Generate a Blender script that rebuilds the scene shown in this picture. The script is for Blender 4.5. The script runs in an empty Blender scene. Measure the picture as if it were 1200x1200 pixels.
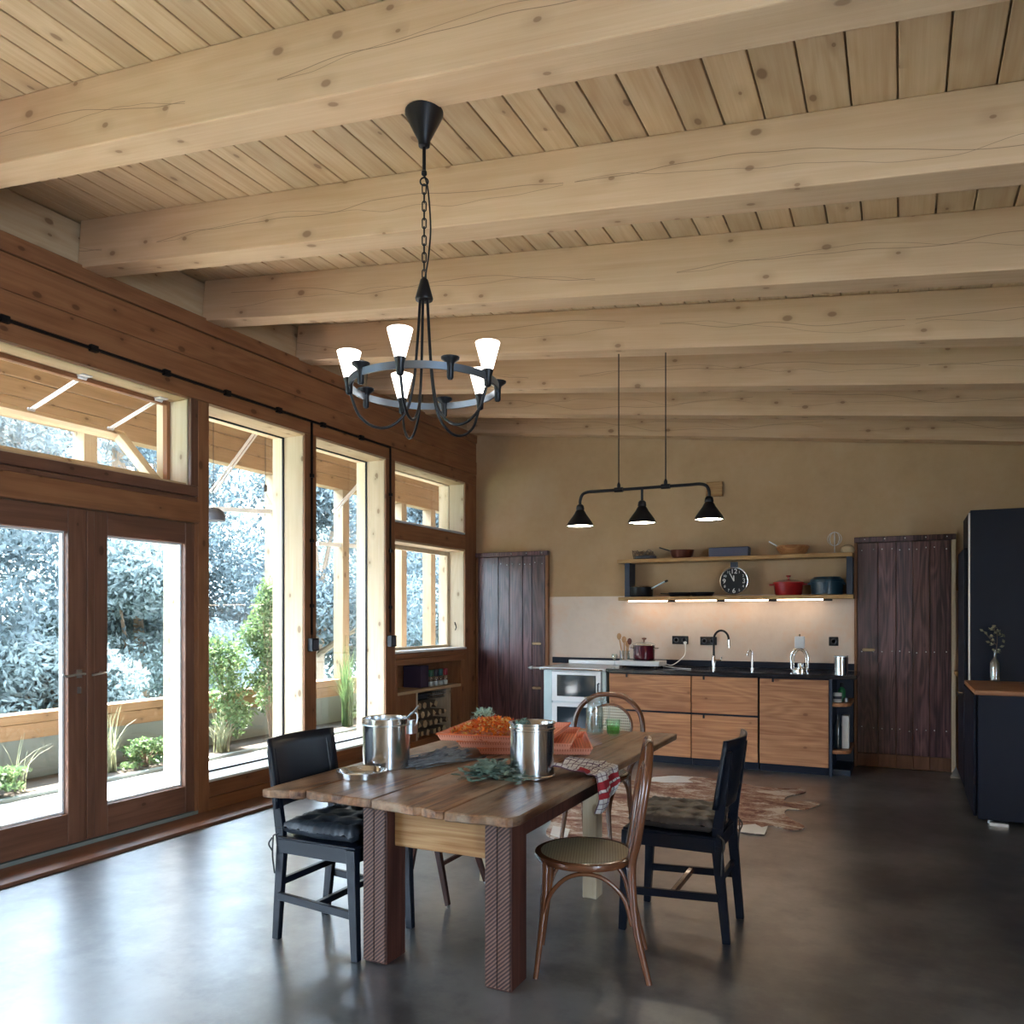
import bpy, bmesh, math, random
from mathutils import Vector, Matrix, Euler
R = math.radians
rnd = random.Random(7)
S = bpy.context.scene
COL = S.collection

# ------------------------------------------------------------------ camera
CAMH = 1.42; FPX = 947.0; VPY = 723.0
TH = math.atan(455/FPX)
cam_d = bpy.data.cameras.new('camera'); cam = bpy.data.objects.new('camera', cam_d); COL.objects.link(cam)
cam.location = (0, 0, CAMH); cam.rotation_euler = (R(90), 0, TH)
cam_d.sensor_width = 36; cam_d.lens = FPX/1200*36; cam_d.shift_y = (VPY-600)/1200
cam_d.clip_end = 300; cam_d.clip_start = .05
S.camera = cam
# ------------------------------------------------------------------ light
S.view_settings.view_transform = 'Standard'; S.view_settings.look = 'None'
S.view_settings.gamma = 1; S.view_settings.use_curve_mapping = False
S.view_settings.exposure = 1.5
S.cycles.max_bounces = 10; S.cycles.diffuse_bounces = 6; S.cycles.glossy_bounces = 4
S.cycles.transparent_max_bounces = 24; S.cycles.transmission_bounces = 8
S.cycles.sample_clamp_indirect = 6; S.cycles.caustics_reflective = True; S.cycles.caustics_refractive = False
W = bpy.data.worlds.new('sky'); S.world = W; W.use_nodes = True
bg = W.node_tree.nodes['Background']
bg.inputs[0].default_value = (.62, .80, 1.0, 1); bg.inputs[1].default_value = 13
sun_d = bpy.data.lights.new('sun', 'SUN'); sun_d.energy = 26; sun_d.angle = R(1.5); sun_d.color = (1, .95, .86)
sun = bpy.data.objects.new('sun', sun_d); COL.objects.link(sun)
sun.rotation_euler = Vector((1, -.45, -1.45)).to_track_quat('-Z', 'Y').to_euler(); sun.location = (-12, 8, 12)
def portal(x, y, z, w, h, rot):
    d = bpy.data.lights.new('daylight_opening', 'AREA'); d.shape = 'RECTANGLE'; d.size = w; d.size_y = h
    d.cycles.is_portal = True
    o = bpy.data.objects.new('daylight_opening', d); COL.objects.link(o); o.location = (x, y, z); o.rotation_euler = rot
portal(3.75, -1.6, 1.45, 2.0, 2.3, (R(90), 0, R(90)))  # portal at the added right window
portal(-6.95, 3.5, 1.9, 16, 2.6, (R(90), 0, R(-90)))

# ------------------------------------------------------------------ helpers
def ray(u, v):
    c, s = math.cos(TH), math.sin(TH); x = (u-600)/FPX
    return Vector((x*c-s, x*s+c, -(v-VPY)/FPX))
def onX(u, v, X): r = ray(u, v); t = X/r.x; return Vector((X, r.y*t, CAMH+r.z*t))
def onY(u, v, Y): r = ray(u, v); t = Y/r.y; return Vector((r.x*t, Y, CAMH+r.z*t))
def onZ(u, v, Z): r = ray(u, v); t = (Z-CAMH)/r.z; return Vector((r.x*t, r.y*t, Z))

WL = {}
def wl(o): return WL.get(o.name, Vector((0, 0, 0))) if o else Vector((0, 0, 0))
def tag(o, label=None, cat=None, group=None, kind=None):
    if label: o['label'] = label
    if cat: o['category'] = cat
    if group: o['group'] = group
    if kind: o['kind'] = kind
    return o
def thing(name, label=None, cat=None, loc=(0, 0, 0), group=None, kind=None):
    o = bpy.data.objects.new(name, None); COL.objects.link(o); o.location = loc
    o.empty_display_size = .1
    WL[o.name] = Vector(loc); return tag(o, label, cat, group, kind)
def frame_of(d):
    d = Vector(d).normalized(); a = Vector((0, 0, 1)) if abs(d.z) < .95 else Vector((1, 0, 0))
    x = a.cross(d).normalized(); return x, d.cross(x)
class MB:
    def __init__(s): s.v = []; s.f = []; s.uv = None
    def add(s, vs, fs):
        n = len(s.v); s.v += [tuple(p) for p in vs]; s.f += [tuple(i+n for i in f) for f in fs]; return s
    def box(s, x0, x1, y0, y1, z0, z1, M=None):
        vs = [Vector(p) for p in ((x0,y0,z0),(x1,y0,z0),(x1,y1,z0),(x0,y1,z0),(x0,y0,z1),(x1,y0,z1),(x1,y1,z1),(x0,y1,z1))]
        if M: vs = [M @ p for p in vs]
        return s.add(vs, [(3,2,1,0),(4,5,6,7),(0,1,5,4),(1,2,6,5),(2,3,7,6),(3,0,4,7)])
    def bar(s, p0, p1, w, h, up=(0, 0, 1)):
        p0, p1 = Vector(p0), Vector(p1); d = (p1-p0); L = d.length; d.normalize(); u = Vector(up)
        x = u.cross(d)
        if x.length < 1e-4: x = Vector((1, 0, 0))
        x.normalize(); y = d.cross(x)
        M = Matrix((x, y, d)).transposed().to_4x4(); M.translation = p0
        return s.box(-w/2, w/2, -h/2, h/2, 0, L, M)
    def taper(s, p0, p1, w0, h0, w1, h1, xax=(1, 0, 0)):
        p0, p1 = Vector(p0), Vector(p1); x = Vector(xax).normalized(); d = p1-p0; y = d.cross(x).normalized()
        vs = []
        for p, w, h in ((p0, w0, h0), (p1, w1, h1)):
            for a, b in ((-1,-1),(1,-1),(1,1),(-1,1)): vs.append(p+x*a*w/2+y*b*h/2)
        return s.add(vs, [(3,2,1,0),(4,5,6,7),(0,1,5,4),(1,2,6,5),(2,3,7,6),(3,0,4,7)])
    def tube(s, pts, r, n=10, closed=False, cap=True):
        pts = [Vector(p) for p in pts]; m = len(pts); rr = r if isinstance(r, (list, tuple)) else [r]*m
        base = len(s.v); px = None
        for i, p in enumerate(pts):
            if closed: d = pts[(i+1) % m]-pts[i-1]
            else: d = pts[min(i+1, m-1)]-pts[max(i-1, 0)]
            d.normalize()
            if px is None: px, py = frame_of(d)
            else:
                px = (px-d*px.dot(d)).normalized(); py = d.cross(px)
            for k in range(n):
                a = 2*math.pi*k/n; s.v.append(tuple(p+px*rr[i]*math.cos(a)+py*rr[i]*math.sin(a)))
        for i in range(m if closed else m-1):
            for k in range(n):
                a = base+i*n+k; b = base+i*n+(k+1) % n; j = (i+1) % m
                s.f.append((a, b, base+j*n+(k+1) % n, base+j*n+k))
        if cap and not closed:
            s.f.append(tuple(base+k for k in range(n))[::-1]); s.f.append(tuple(base+(m-1)*n+k for k in range(n)))
        return s
    def lathe(s, prof, c=(0, 0, 0), n=40, M=None, sx=1, sy=1):
        base = len(s.v); c = Vector(c)
        for r, z in prof:
            for k in range(n):
                a = 2*math.pi*k/n; p = Vector((r*sx*math.cos(a), r*sy*math.sin(a), z))
                if M: p = M @ p
                s.v.append(tuple(p+c))
        for i in range(len(prof)-1):
            for k in range(n):
                s.f.append((base+i*n+k, base+i*n+(k+1) % n, base+(i+1)*n+(k+1) % n, base+(i+1)*n+k))
        if prof[0] == prof[-1]: return s
        if prof[0][0] > 1e-4: s.f.append(tuple(base+k for k in range(n))[::-1])
        if prof[-1][0] > 1e-4: s.f.append(tuple(base+(len(prof)-1)*n+k for k in range(n)))
        return s
    def prism(s, poly, a, b, ax='z'):
        n = len(poly)
        def P(p, t): return (p[0], p[1], t) if ax == 'z' else ((p[0], t, p[1]) if ax == 'y' else (t, p[0], p[1]))
        vs = [P(p, a) for p in poly]+[P(p, b) for p in poly]
        fs = [tuple(range(n))[::-1], tuple(range(n, 2*n))]+[(i, (i+1) % n, n+(i+1) % n, n+i) for i in range(n)]
        return s.add(vs, fs)
    def grid(s, fn, nu, nv, uv=False):
        base = len(s.v)
        for i in range(nu+1):
            for j in range(nv+1): s.v.append(tuple(fn(i/nu, j/nv)))
        for i in range(nu):
            for j in range(nv):
                a = base+i*(nv+1)+j; s.f.append((a, a+nv+1, a+nv+2, a+1))
        if uv: s.uv = (nu, nv)
        return s
    def build(s, name, mat, parent=None, bev=0, smooth=None, kind=None, label=None, thick=0):
        o0 = wl(parent); me = bpy.data.meshes.new(name)
        me.from_pydata([(p[0]-o0.x, p[1]-o0.y, p[2]-o0.z) for p in s.v], [], s.f)
        if s.uv:
            nu, nv = s.uv; L = me.uv_layers.new(name='UVMap')
            for lp in me.loops:
                i, j = divmod(lp.vertex_index, nv+1); L.data[lp.index].uv = (i/nu, j/nv)
        bm = bmesh.new(); bm.from_mesh(me)
        bmesh.ops.recalc_face_normals(bm, faces=bm.faces)
        if bev:
            es = [e for e in bm.edges if len(e.link_faces) == 2 and e.calc_face_angle(0) > R(35)]
            bmesh.ops.bevel(bm, geom=es, offset=bev, segments=1 if bev < .006 else 2, affect='EDGES', profile=.6)
        bm.to_mesh(me); bm.free()
        if smooth is not None:
            me.shade_smooth(); me.set_sharp_from_angle(angle=R(smooth))
        if mat: me.materials.append(mat)
        o = bpy.data.objects.new(name, me); COL.objects.link(o)
        if parent: o.parent = parent
        WL[o.name] = Vector(o0)
        if thick:
            m = o.modifiers.new('thickness', 'SOLIDIFY'); m.thickness = thick; m.offset = 0
        tag(o, label=label, kind=kind)
        return o
def top(o, label, cat, group=None, kind=None):
    """turn a single mesh into a top-level thing whose origin is at its base"""
    vs = [v.co for v in o.data.vertices]; c = Vector((sum(v.x for v in vs)/len(vs), sum(v.y for v in vs)/len(vs), min(v.z for v in vs)))
    o.data.transform(Matrix.Translation(-c)); o.location = o.location+c
    return tag(o, label, cat, group, kind)
def bez(p0, p1, p2, p3, n=12):
    out = []
    for i in range(n+1):
        t = i/n; out.append(Vector(p0)*(1-t)**3+Vector(p1)*3*t*(1-t)**2+Vector(p2)*3*t*t*(1-t)+Vector(p3)*t**3)
    return out
def smooth_path(pts, k=6):
    P = [Vector(p) for p in pts]; P = [2*P[0]-P[1]]+P+[2*P[-1]-P[-2]]; out = []
    for i in range(1, len(P)-2):
        a, b, c, d = P[i-1:i+3]
        for j in range(k):
            t = j/k; out.append(.5*((2*b)+(-a+c)*t+(2*a-5*b+4*c-d)*t*t+(-a+3*b-3*c+d)*t**3))
    out.append(P[-2]); return out
def copy_thing(root, loc, rz=0, label=None):
    r = root.copy(); COL.objects.link(r); r.location = loc; r.rotation_euler = (0, 0, rz)
    if label: r['label'] = label
    for ch in [c for c in bpy.data.objects if c.parent == root]:
        c2 = ch.copy(); COL.objects.link(c2); c2.parent = r
        for g in [g for g in bpy.data.objects if g.parent == ch]:
            g2 = g.copy(); COL.objects.link(g2); g2.parent = c2
    return r

# ------------------------------------------------------------------ materials
def newmat(name):
    m = bpy.data.materials.new(name); m.use_nodes = True
    nt = m.node_tree; return m, nt, nt.nodes['Principled BSDF'], nt.nodes, nt.links
def nd(nt, t, **k):
    n = nt.nodes.new(t)
    for a, b in k.items(): setattr(n, a, b)
    return n
def ramp(nt, stops, src):
    r = nd(nt, 'ShaderNodeValToRGB'); e = r.color_ramp.elements
    while len(e) > 1: e.remove(e[-1])
    e[0].position = stops[0][0]; e[0].color = stops[0][1]
    for p, c in stops[1:]: x = e.new(p); x.color = c
    nt.links.new(src, r.inputs[0]); return r.outputs[0]
def rgba(c): return (c[0], c[1], c[2], 1)
def mixc(nt, fac, a, b, mode='MIX'):
    m = nd(nt, 'ShaderNodeMix', data_type='RGBA', blend_type=mode)
    for s, v in ((0, fac), (6, a), (7, b)):
        if hasattr(v, 'is_linked') or hasattr(v, 'links'): nt.links.new(v, m.inputs[s])
        elif isinstance(v, (int, float)): m.inputs[s].default_value = v
        else: m.inputs[s].default_value = rgba(v)
    return m.outputs[2]
def mth(nt, op, a, b=None, clamp=False):
    m = nd(nt, 'ShaderNodeMath', operation=op); m.use_clamp = clamp
    for i, v in enumerate((a, b)):
        if v is None: continue
        if isinstance(v, (int, float)): m.inputs[i].default_value = v
        else: nt.links.new(v, m.inputs[i])
    return m.outputs[0]
def coords(nt, scale, offset=True, kind='Object'):
    tc = nd(nt, 'ShaderNodeTexCoord'); src = tc.outputs[kind]
    if offset:
        oi = nd(nt, 'ShaderNodeObjectInfo'); v = nd(nt, 'ShaderNodeVectorMath', operation='MULTIPLY_ADD')
        cx = nd(nt, 'ShaderNodeCombineXYZ')
        for i, k in enumerate((13.1, 7.7, 5.3)): nt.links.new(mth(nt, 'MULTIPLY', oi.outputs['Random'], k), cx.inputs[i])
        v2 = nd(nt, 'ShaderNodeVectorMath', operation='ADD'); nt.links.new(src, v2.inputs[0]); nt.links.new(cx.outputs[0], v2.inputs[1]); src = v2.outputs[0]
    mp = nd(nt, 'ShaderNodeVectorMath', operation='MULTIPLY'); nt.links.new(src, mp.inputs[0]); mp.inputs[1].default_value = scale
    return mp.outputs[0]
def noise(nt, vec, sc, det=3, rough=.5, dist=0):
    n = nd(nt, 'ShaderNodeTexNoise'); n.inputs['Scale'].default_value = sc; n.inputs['Detail'].default_value = det
    n.inputs['Roughness'].default_value = rough; n.inputs['Distortion'].default_value = dist
    nt.links.new(vec, n.inputs['Vector']); return n.outputs['Fac']
def bump(nt, h, bs, strength=.3, dist=.01):
    b = nd(nt, 'ShaderNodeBump'); b.inputs['Strength'].default_value = strength; b.inputs['Distance'].default_value = dist
    nt.links.new(h, b.inputs['Height']); nt.links.new(b.outputs[0], bs.inputs['Normal'])
def plain(name, c, rough=.5, metal=0, spec=.5, coat=0):
    m, nt, bs, N, L = newmat(name); bs.inputs['Base Color'].default_value = rgba(c)
    bs.inputs['Roughness'].default_value = rough; bs.inputs['Metallic'].default_value = metal
    bs.inputs['Specular IOR Level'].default_value = spec; bs.inputs['Coat Weight'].default_value = coat
    v = coords(nt, (1, 1, 1)); n = noise(nt, v, 9, 4)
    col = mixc(nt, mth(nt, 'MULTIPLY', n, .35), c, [x*.7 for x in c]); L.new(col, bs.inputs['Base Color'])
    L.new(mth(nt, 'MULTIPLY_ADD', n, .12) if False else mth(nt, 'ADD', mth(nt, 'MULTIPLY', n, .1), rough-.05), bs.inputs['Roughness'])
    return m
def wood(name, light, dark, axis='Y', rough=.6, knots=1.0, rings=9, contrast=.5, var=.25, across=1.0, bmp=.25, crack=False, weather=None, spec=.3, kd=(3.6, 6.0)):
    m, nt, bs, N, L = newmat(name)
    i = 'XYZ'.index(axis)
    def sc(al, ac):
        v = [ac*across]*3; v[i] = al; return tuple(v)
    low = noise(nt, coords(nt, sc(.5, 3)), 1.3, 2, .5, .3)
    ring = mth(nt, 'SINE', mth(nt, 'MULTIPLY', low, rings*6.28))
    ring = mth(nt, 'ADD', mth(nt, 'MULTIPLY', ring, .5), .5)
    fine = noise(nt, coords(nt, sc(.9, 34)), 1.5, 5, .65)
    blot = noise(nt, coords(nt, sc(1.1, 4)), 1.2, 3, .5)
    f = mth(nt, 'ADD', mth(nt, 'MULTIPLY', ring, .55*contrast), mth(nt, 'MULTIPLY', mth(nt, 'SUBTRACT', fine, .36), 2.9*contrast))
    f = mth(nt, 'ADD', f, mth(nt, 'MULTIPLY', mth(nt, 'SUBTRACT', blot, .5), 1.5*contrast), True)
    col = mixc(nt, f, light, dark)
    if knots > 0:
        vo = nd(nt, 'ShaderNodeTexVoronoi', voronoi_dimensions='2D'); vo.inputs['Scale'].default_value = 1
        sp_ = nd(nt, 'ShaderNodeSeparateXYZ'); L.new(coords(nt, (1, 1, 1)), sp_.inputs[0]); o_ = [k for k in range(3) if k != i]
        cb_ = nd(nt, 'ShaderNodeCombineXYZ'); L.new(mth(nt, 'MULTIPLY', sp_.outputs[i], kd[0]), cb_.inputs[0]); L.new(mth(nt, 'MULTIPLY', mth(nt, 'ADD', sp_.outputs[o_[0]], sp_.outputs[o_[1]]), kd[1]), cb_.inputs[1]); L.new(cb_.outputs[0], vo.inputs['Vector'])
        d = vo.outputs['Distance']
        hv = nd(nt, 'ShaderNodeSeparateColor'); L.new(vo.outputs['Color'], hv.inputs[0])
        big = mth(nt, 'GREATER_THAN', hv.outputs[0], .62)
        k = mth(nt, 'MULTIPLY', mth(nt, 'SUBTRACT', 1.0, mth(nt, 'MULTIPLY', d, mth(nt, 'ADD', mth(nt, 'MULTIPLY', hv.outputs[1], 16.0), 7.0)), True), big)
        col = mixc(nt, mth(nt, 'MULTIPLY', mth(nt, 'MULTIPLY', k, 3.2, True), .9*knots), col, [dark[0]*.42, dark[1]*.33, dark[2]*.3])
        h = mth(nt, 'MULTIPLY', mth(nt, 'SUBTRACT', 1.0, mth(nt, 'MULTIPLY', d, 4.0), True), big)
        col = mixc(nt, mth(nt, 'MULTIPLY', h, .5*knots), col, [x*.62 for x in dark])
    if crack:
        s2 = nd(nt, 'ShaderNodeSeparateXYZ'); L.new(coords(nt, (1, 1, 1), False), s2.inputs[0])
        for off, fr, am, th in ((.15, .45, .55, .0014), (.17, .7, .40, .0009)):
            w = noise(nt, coords(nt, (fr, 0, 0)), 1.0, 3, .45)
            c1 = mth(nt, 'ABSOLUTE', mth(nt, 'ADD', mth(nt, 'ADD', s2.outputs[2], off), mth(nt, 'MULTIPLY', mth(nt, 'SUBTRACT', w, .5), am)))
            msk = mth(nt, 'GREATER_THAN', noise(nt, coords(nt, (1.3, 0, 0)), 1, 2), .42)
            c1 = mth(nt, 'MULTIPLY', mth(nt, 'LESS_THAN', c1, th), msk)
            col = mixc(nt, mth(nt, 'MULTIPLY', c1, .7), col, [x*.3 for x in dark])
    if weather:
        wn = noise(nt, coords(nt, sc(1.2, 3.2)), 1.6, 5, .62)
        col = mixc(nt, mth(nt, 'MULTIPLY', mth(nt, 'SUBTRACT', mth(nt, 'MULTIPLY', wn, 4.2), 1.75, True), .8), col, weather)
    oi = nd(nt, 'ShaderNodeObjectInfo')
    hs = nd(nt, 'ShaderNodeHueSaturation'); L.new(col, hs.inputs['Color'])
    L.new(mth(nt, 'ADD', mth(nt, 'MULTIPLY', oi.outputs['Random'], var), 1-var/2), hs.inputs['Value'])
    L.new(hs.outputs[0], bs.inputs['Base Color'])
    bs.inputs['Roughness'].default_value = rough; bs.inputs['Specular IOR Level'].default_value = spec
    bump(nt, fine, bs, bmp, .004)
    return m
def glassy(name, tint=(1, 1, 1), refl=.05):
    m, nt, bs, N, L = newmat(name); N.remove(bs)
    t = nd(nt, 'ShaderNodeBsdfTransparent'); t.inputs[0].default_value = rgba(tint)
    g = nd(nt, 'ShaderNodeBsdfGlossy'); g.inputs['Roughness'].default_value = .02
    lw = nd(nt, 'ShaderNodeLayerWeight'); lw.inputs[0].default_value = .5
    f = mth(nt, 'ADD', mth(nt, 'MULTIPLY', mth(nt, 'POWER', lw.outputs['Facing'], 4.0), .5), refl, True)
    mx = nd(nt, 'ShaderNodeMixShader'); L.new(f, mx.inputs[0]); L.new(t.outputs[0], mx.inputs[1]); L.new(g.outputs[0], mx.inputs[2])
    L.new(mx.outputs[0], nt.nodes['Material Output'].inputs[0]); return m
def emit(name, c, s):
    m, nt, bs, N, L = newmat(name); bs.inputs['Base Color'].default_value = rgba(c)
    bs.inputs['Emission Color'].default_value = rgba(c); bs.inputs['Emission Strength'].default_value = s
    tc = coords(nt, (1, 1, 1)); n = noise(nt, tc, 8, 2)
    L.new(mth(nt, 'ADD', mth(nt, 'MULTIPLY', n, s*.1), s*.95), bs.inputs['Emission Strength']); return m
def leafmat(name, a, b, trans=.35, rough=.6):
    m, nt, bs, N, L = newmat(name)
    v = coords(nt, (1, 1, 1), False); n = noise(nt, v, 14, 3)
    col = ramp(nt, [(.3, rgba(a)), (.7, rgba(b))], n); L.new(col, bs.inputs['Base Color']); bs.inputs['Roughness'].default_value = rough
    if trans:
        t = nd(nt, 'ShaderNodeBsdfTranslucent'); L.new(col, t.inputs[0])
        mx = nd(nt, 'ShaderNodeMixShader'); mx.inputs[0].default_value = trans
        L.new(bs.outputs[0], mx.inputs[1]); L.new(t.outputs[0], mx.inputs[2]); L.new(mx.outputs[0], nt.nodes['Material Output'].inputs[0])
    return m

SPR_L, SPR_D = (.66, .47, .26), (.50, .31, .14)
M = {}
M['beam'] = wood('sawn_spruce', (.63, .435, .275), (.52, .33, .19), 'X', .75, .8, 5, .5, .10, 1, .35, crack=True)
M['board'] = wood('ceiling_spruce', (.58, .42, .26), (.44, .28, .15), 'Y', .5, .9, 9, .6, .22, 1, .1)
M['larch_y'] = wood('larch_plank_lengthwise', (.30, .135, .06), (.19, .075, .032), 'Y', .5, .8, 8, .6, .18, 1, .15)
M['larch_z'] = wood('larch_upright', (.30, .135, .06), (.19, .075, .032), 'Z', .5, .8, 8, .6, .18, 1, .15)
M['pale_z'] = wood('spruce_and_lit_reveal_upright', (.62, .51, .36), (.50, .37, .23), 'Z', .6, .9, 7, .45, .10, 1, .15)  # window reveals share this pale tone, daylight painted into the wood
M['pale_y'] = wood('spruce_and_lit_reveal_lengthwise', (.58, .44, .28), (.46, .30, .16), 'Y', .6, .9, 7, .45, .16, 1, .15)  # reveal head and sill boards carry the same painted-in daylight
M['doorwood_z'] = wood('door_frame_wood_upright', (.19, .09, .055), (.11, .05, .03), 'Z', .4, .7, 8, .6, .1, 1, .1)
M['doorwood_y'] = wood('door_frame_wood_lengthwise', (.19, .09, .055), (.11, .05, .03), 'Y', .4, .7, 8, .6, .1, 1, .1)
M['darkdoor'] = wood('dark_stained_plank', (.20, .095, .095), (.035, .012, .02), 'Z', .32, .3, 12, .9, .35, 1.4, .5, spec=.6)
M['oldfront'] = wood('reclaimed_front', (.52, .25, .115), (.24, .085, .038), 'X', .5, .5, 12, .55, .25, 1.2, .15)
M['table'] = wood('worn_table_plank', (.28, .125, .052), (.055, .018, .008), 'Y', .42, .3, 9, .8, .3, 1, .5, weather=(.38, .28, .19), spec=.35)
M['tableleg'] = wood('dark_red_leg', (.085, .030, .020), (.035, .011, .008), 'Z', .5, 0, 6, .8, .1, 1, .4)
M['pinex'] = wood('pine_apron', (.46, .27, .12), (.26, .12, .04), 'X', .5, .25, 10, .85, .1, 1.2, .2)
M['darkx'] = wood('dark_apron', (.10, .055, .035), (.03, .015, .01), 'X', .5, .2, 12, .9, .1, 1.2, .3)
M['shelf'] = wood('live_edge_shelf', (.55, .34, .14), (.36, .18, .06), 'X', .5, .6, 7, .6, .1, 1, .2)
M['bent'] = plain('bentwood_varnish', (.13, .045, .018), .25, 0, .6, .3)
M['black'] = plain('black_painted_wood', (.004, .006, .012), .33, 0, .3)
M['blackcab'] = plain('matt_black_front', (.004, .007, .018), .45, 0, .25)
M['iron'] = plain('wrought_iron', (.007, .007, .009), .4, .4)
M['ring'] = plain('blued_steel', (.22, .27, .33), .35, .9)
M['steel'] = plain('polished_steel', (.72, .74, .76), .16, 1)
M['steelb'] = plain('brushed_steel', (.58, .61, .62), .32, 1)
M['chrome'] = plain('chrome', (.85, .86, .87), .07, 1)
M['alu'] = plain('white_metal', (.8, .8, .8), .3, .2)
M['glass'] = glassy('window_glass')
M['bottle'] = glassy('clear_glass', (.92, .965, .965), .2)
M['green_glass'] = glassy('green_glass', (.86, .97, .87), .12)
M['dark_glass'] = plain('oven_glass', (.02, .035, .045), .06, 0, .9)
M['white'] = plain('white_enamel', (.8, .8, .78), .3)
M['concrete'] = plain('raw_concrete', (.20, .235, .22), .85)
M['leather'] = plain('black_velvet', (.022, .028, .038), .5, 0, .5)
M['brownvelvet'] = plain('brown_black_velvet', (.045, .035, .03), .45, 0, .5)
M['red_enamel'] = plain('red_enamel', (.33, .012, .012), .15, 0, .6, .4)
M['blue_enamel'] = plain('teal_enamel', (.018, .05, .075), .3, 0, .5, .2)
M['maroon'] = plain('maroon_enamel', (.09, .008, .018), .12, 0, .6, .4)
M['copper'] = plain('copper_brown_pan', (.16, .05, .03), .3, .5)
M['slate'] = plain('slate_grey', (.07, .07, .085), .6)
M['shade'] = emit('lit_frosted_glass', (1, .93, .85), 2.2)
M['bulb'] = emit('warm_bulb', (1, .88, .68), 14)
M['led'] = emit('warm_strip_light', (1, .80, .60), 5)
M['soil'] = plain('soil', (.06, .045, .03), .95)
M['paving'] = plain('pale_screed', (.50, .50, .50), .7)
M['bowl'] = wood('turned_bowl', (.50, .25, .10), (.28, .11, .04), 'X', .35, .2, 10, .8, .1, 2, .1)
M['utensil'] = wood('utensil_wood', (.55, .30, .14), (.36, .17, .07), 'Z', .5, 0, 6, .5, .2, 1, .1)
M['outer_y'] = wood('sun_room_timber_lengthwise', (.29, .185, .10), (.20, .12, .055), 'Y', .6, .9, 7, .45, .16, 1, .15)
M['outer_z'] = wood('sun_room_timber_upright', (.36, .27, .17), (.27, .18, .10), 'Z', .6, .9, 7, .45, .12, 1, .15)
M['bark'] = plain('bark', (.16, .11, .07), .95)
M['cutwood'] = plain('cut_log_end', (.52, .38, .22), .8)
M['orange_tray'] = plain('orange_plastic', (.72, .17, .06), .45)

# ------------------------------------------------------------------ special surfaces
m, nt, bs, N, L = newmat('polished_concrete')
v = coords(nt, (1, 1, 1), False); a = noise(nt, v, .9, 6, .6); b = noise(nt, v, 9, 5, .7); st = noise(nt, coords(nt, (1, 4, 1), False), 5, 4, .6)
col = ramp(nt, [(.36, (.022, .025, .030, 1)), (.5, (.058, .060, .062, 1)), (.62, (.125, .122, .118, 1))], mth(nt, 'ADD', mth(nt, 'MULTIPLY', a, 1.5), mth(nt, 'ADD', mth(nt, 'MULTIPLY', b, .5), -.5)))
sp = noise(nt, v, 55, 2, .5); big = noise(nt, v, 1.6, 2)
spk = mth(nt, 'MULTIPLY', mth(nt, 'GREATER_THAN', sp, .72), mth(nt, 'GREATER_THAN', big, .52))
scr = mth(nt, 'MULTIPLY', mth(nt, 'LESS_THAN', mth(nt, 'ABSOLUTE', mth(nt, 'SUBTRACT', noise(nt, coords(nt, (.7, 5, 1), False), 3, 4, .6, 1.5), .5)), .0035), mth(nt, 'GREATER_THAN', big, .5))
L.new(col, bs.inputs['Base Color'])
mot = mth(nt, 'ADD', mth(nt, 'MULTIPLY', mth(nt, 'SUBTRACT', noise(nt, v, 2.1, 7, .68), .5), 3.2), .5, True)
L.new(mth(nt, 'ADD', mth(nt, 'MULTIPLY', mot, .14), .30), bs.inputs['Roughness']); bs.inputs['Specular IOR Level'].default_value = .8; L.new(mth(nt, 'SUBTRACT', 1.0, mth(nt, 'MULTIPLY', mot, .3)), bs.inputs['Coat Weight']); bs.inputs['Coat Roughness'].default_value = .32; bs.inputs['Coat IOR'].default_value = 2.3
bump(nt, a, bs, .06, .004); M['floor'] = m

def plaster(name, c1, c2, c3, rough, sc=1.0):
    m, nt, bs, N, L = newmat(name); v = coords(nt, (1, 1, 1), False)
    a = noise(nt, v, 1.1*sc, 5, .6); b = noise(nt, v, 14, 5, .65)
    col = ramp(nt, [(.3, rgba(c1)), (.5, rgba(c2)), (.7, rgba(c3))], mth(nt, 'ADD', mth(nt, 'MULTIPLY', a, .8), mth(nt, 'MULTIPLY', b, .2)))
    L.new(col, bs.inputs['Base Color']); bs.inputs['Roughness'].default_value = rough; bump(nt, b, bs, .25, .006); return m
M['clay'] = plaster('ochre_clay_plaster', (.39, .25, .125), (.46, .305, .165), (.51, .355, .215), .9)
M['splash'] = plaster('smooth_lime_plaster', (.60, .46, .35), (.66, .53, .42), (.68, .44, .28), .45, 1.6)

def gridmat(name, c, hole, nx, ny, lw=.3, rough=.5, uv=False, sc=(1, 1, 1)):
    m, nt, bs, N, L = newmat(name)
    tc = nd(nt, 'ShaderNodeTexCoord'); sx = nd(nt, 'ShaderNodeSeparateXYZ'); L.new(tc.outputs['UV' if uv else 'Object'], sx.inputs[0])
    def line(s, n):
        f = mth(nt, 'FRACT', mth(nt, 'ABSOLUTE', mth(nt, 'MULTIPLY', s, n))); return mth(nt, 'GREATER_THAN', f, lw)
    hz = sx.outputs[0]; vt = sx.outputs[1] if uv else mth(nt, 'ADD', sx.outputs[1], sx.outputs[2])
    if not uv: hz = mth(nt, 'ADD', sx.outputs[0], 5.0); vt = mth(nt, 'ADD', vt, 5.0)
    k = mth(nt, 'MULTIPLY', line(hz, nx), line(vt, ny)); k = mth(nt, 'MULTIPLY', k, .95)
    L.new(mixc(nt, k, c, hole), bs.inputs['Base Color']); bs.inputs['Roughness'].default_value = rough
    bump(nt, mth(nt, 'SUBTRACT', 1.0, k), bs, .5, .003); return m
M['tray'] = gridmat('orange_mesh_plastic', (.78, .22, .10), (.30, .05, .02), 62, 62, .45, .4)
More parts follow.
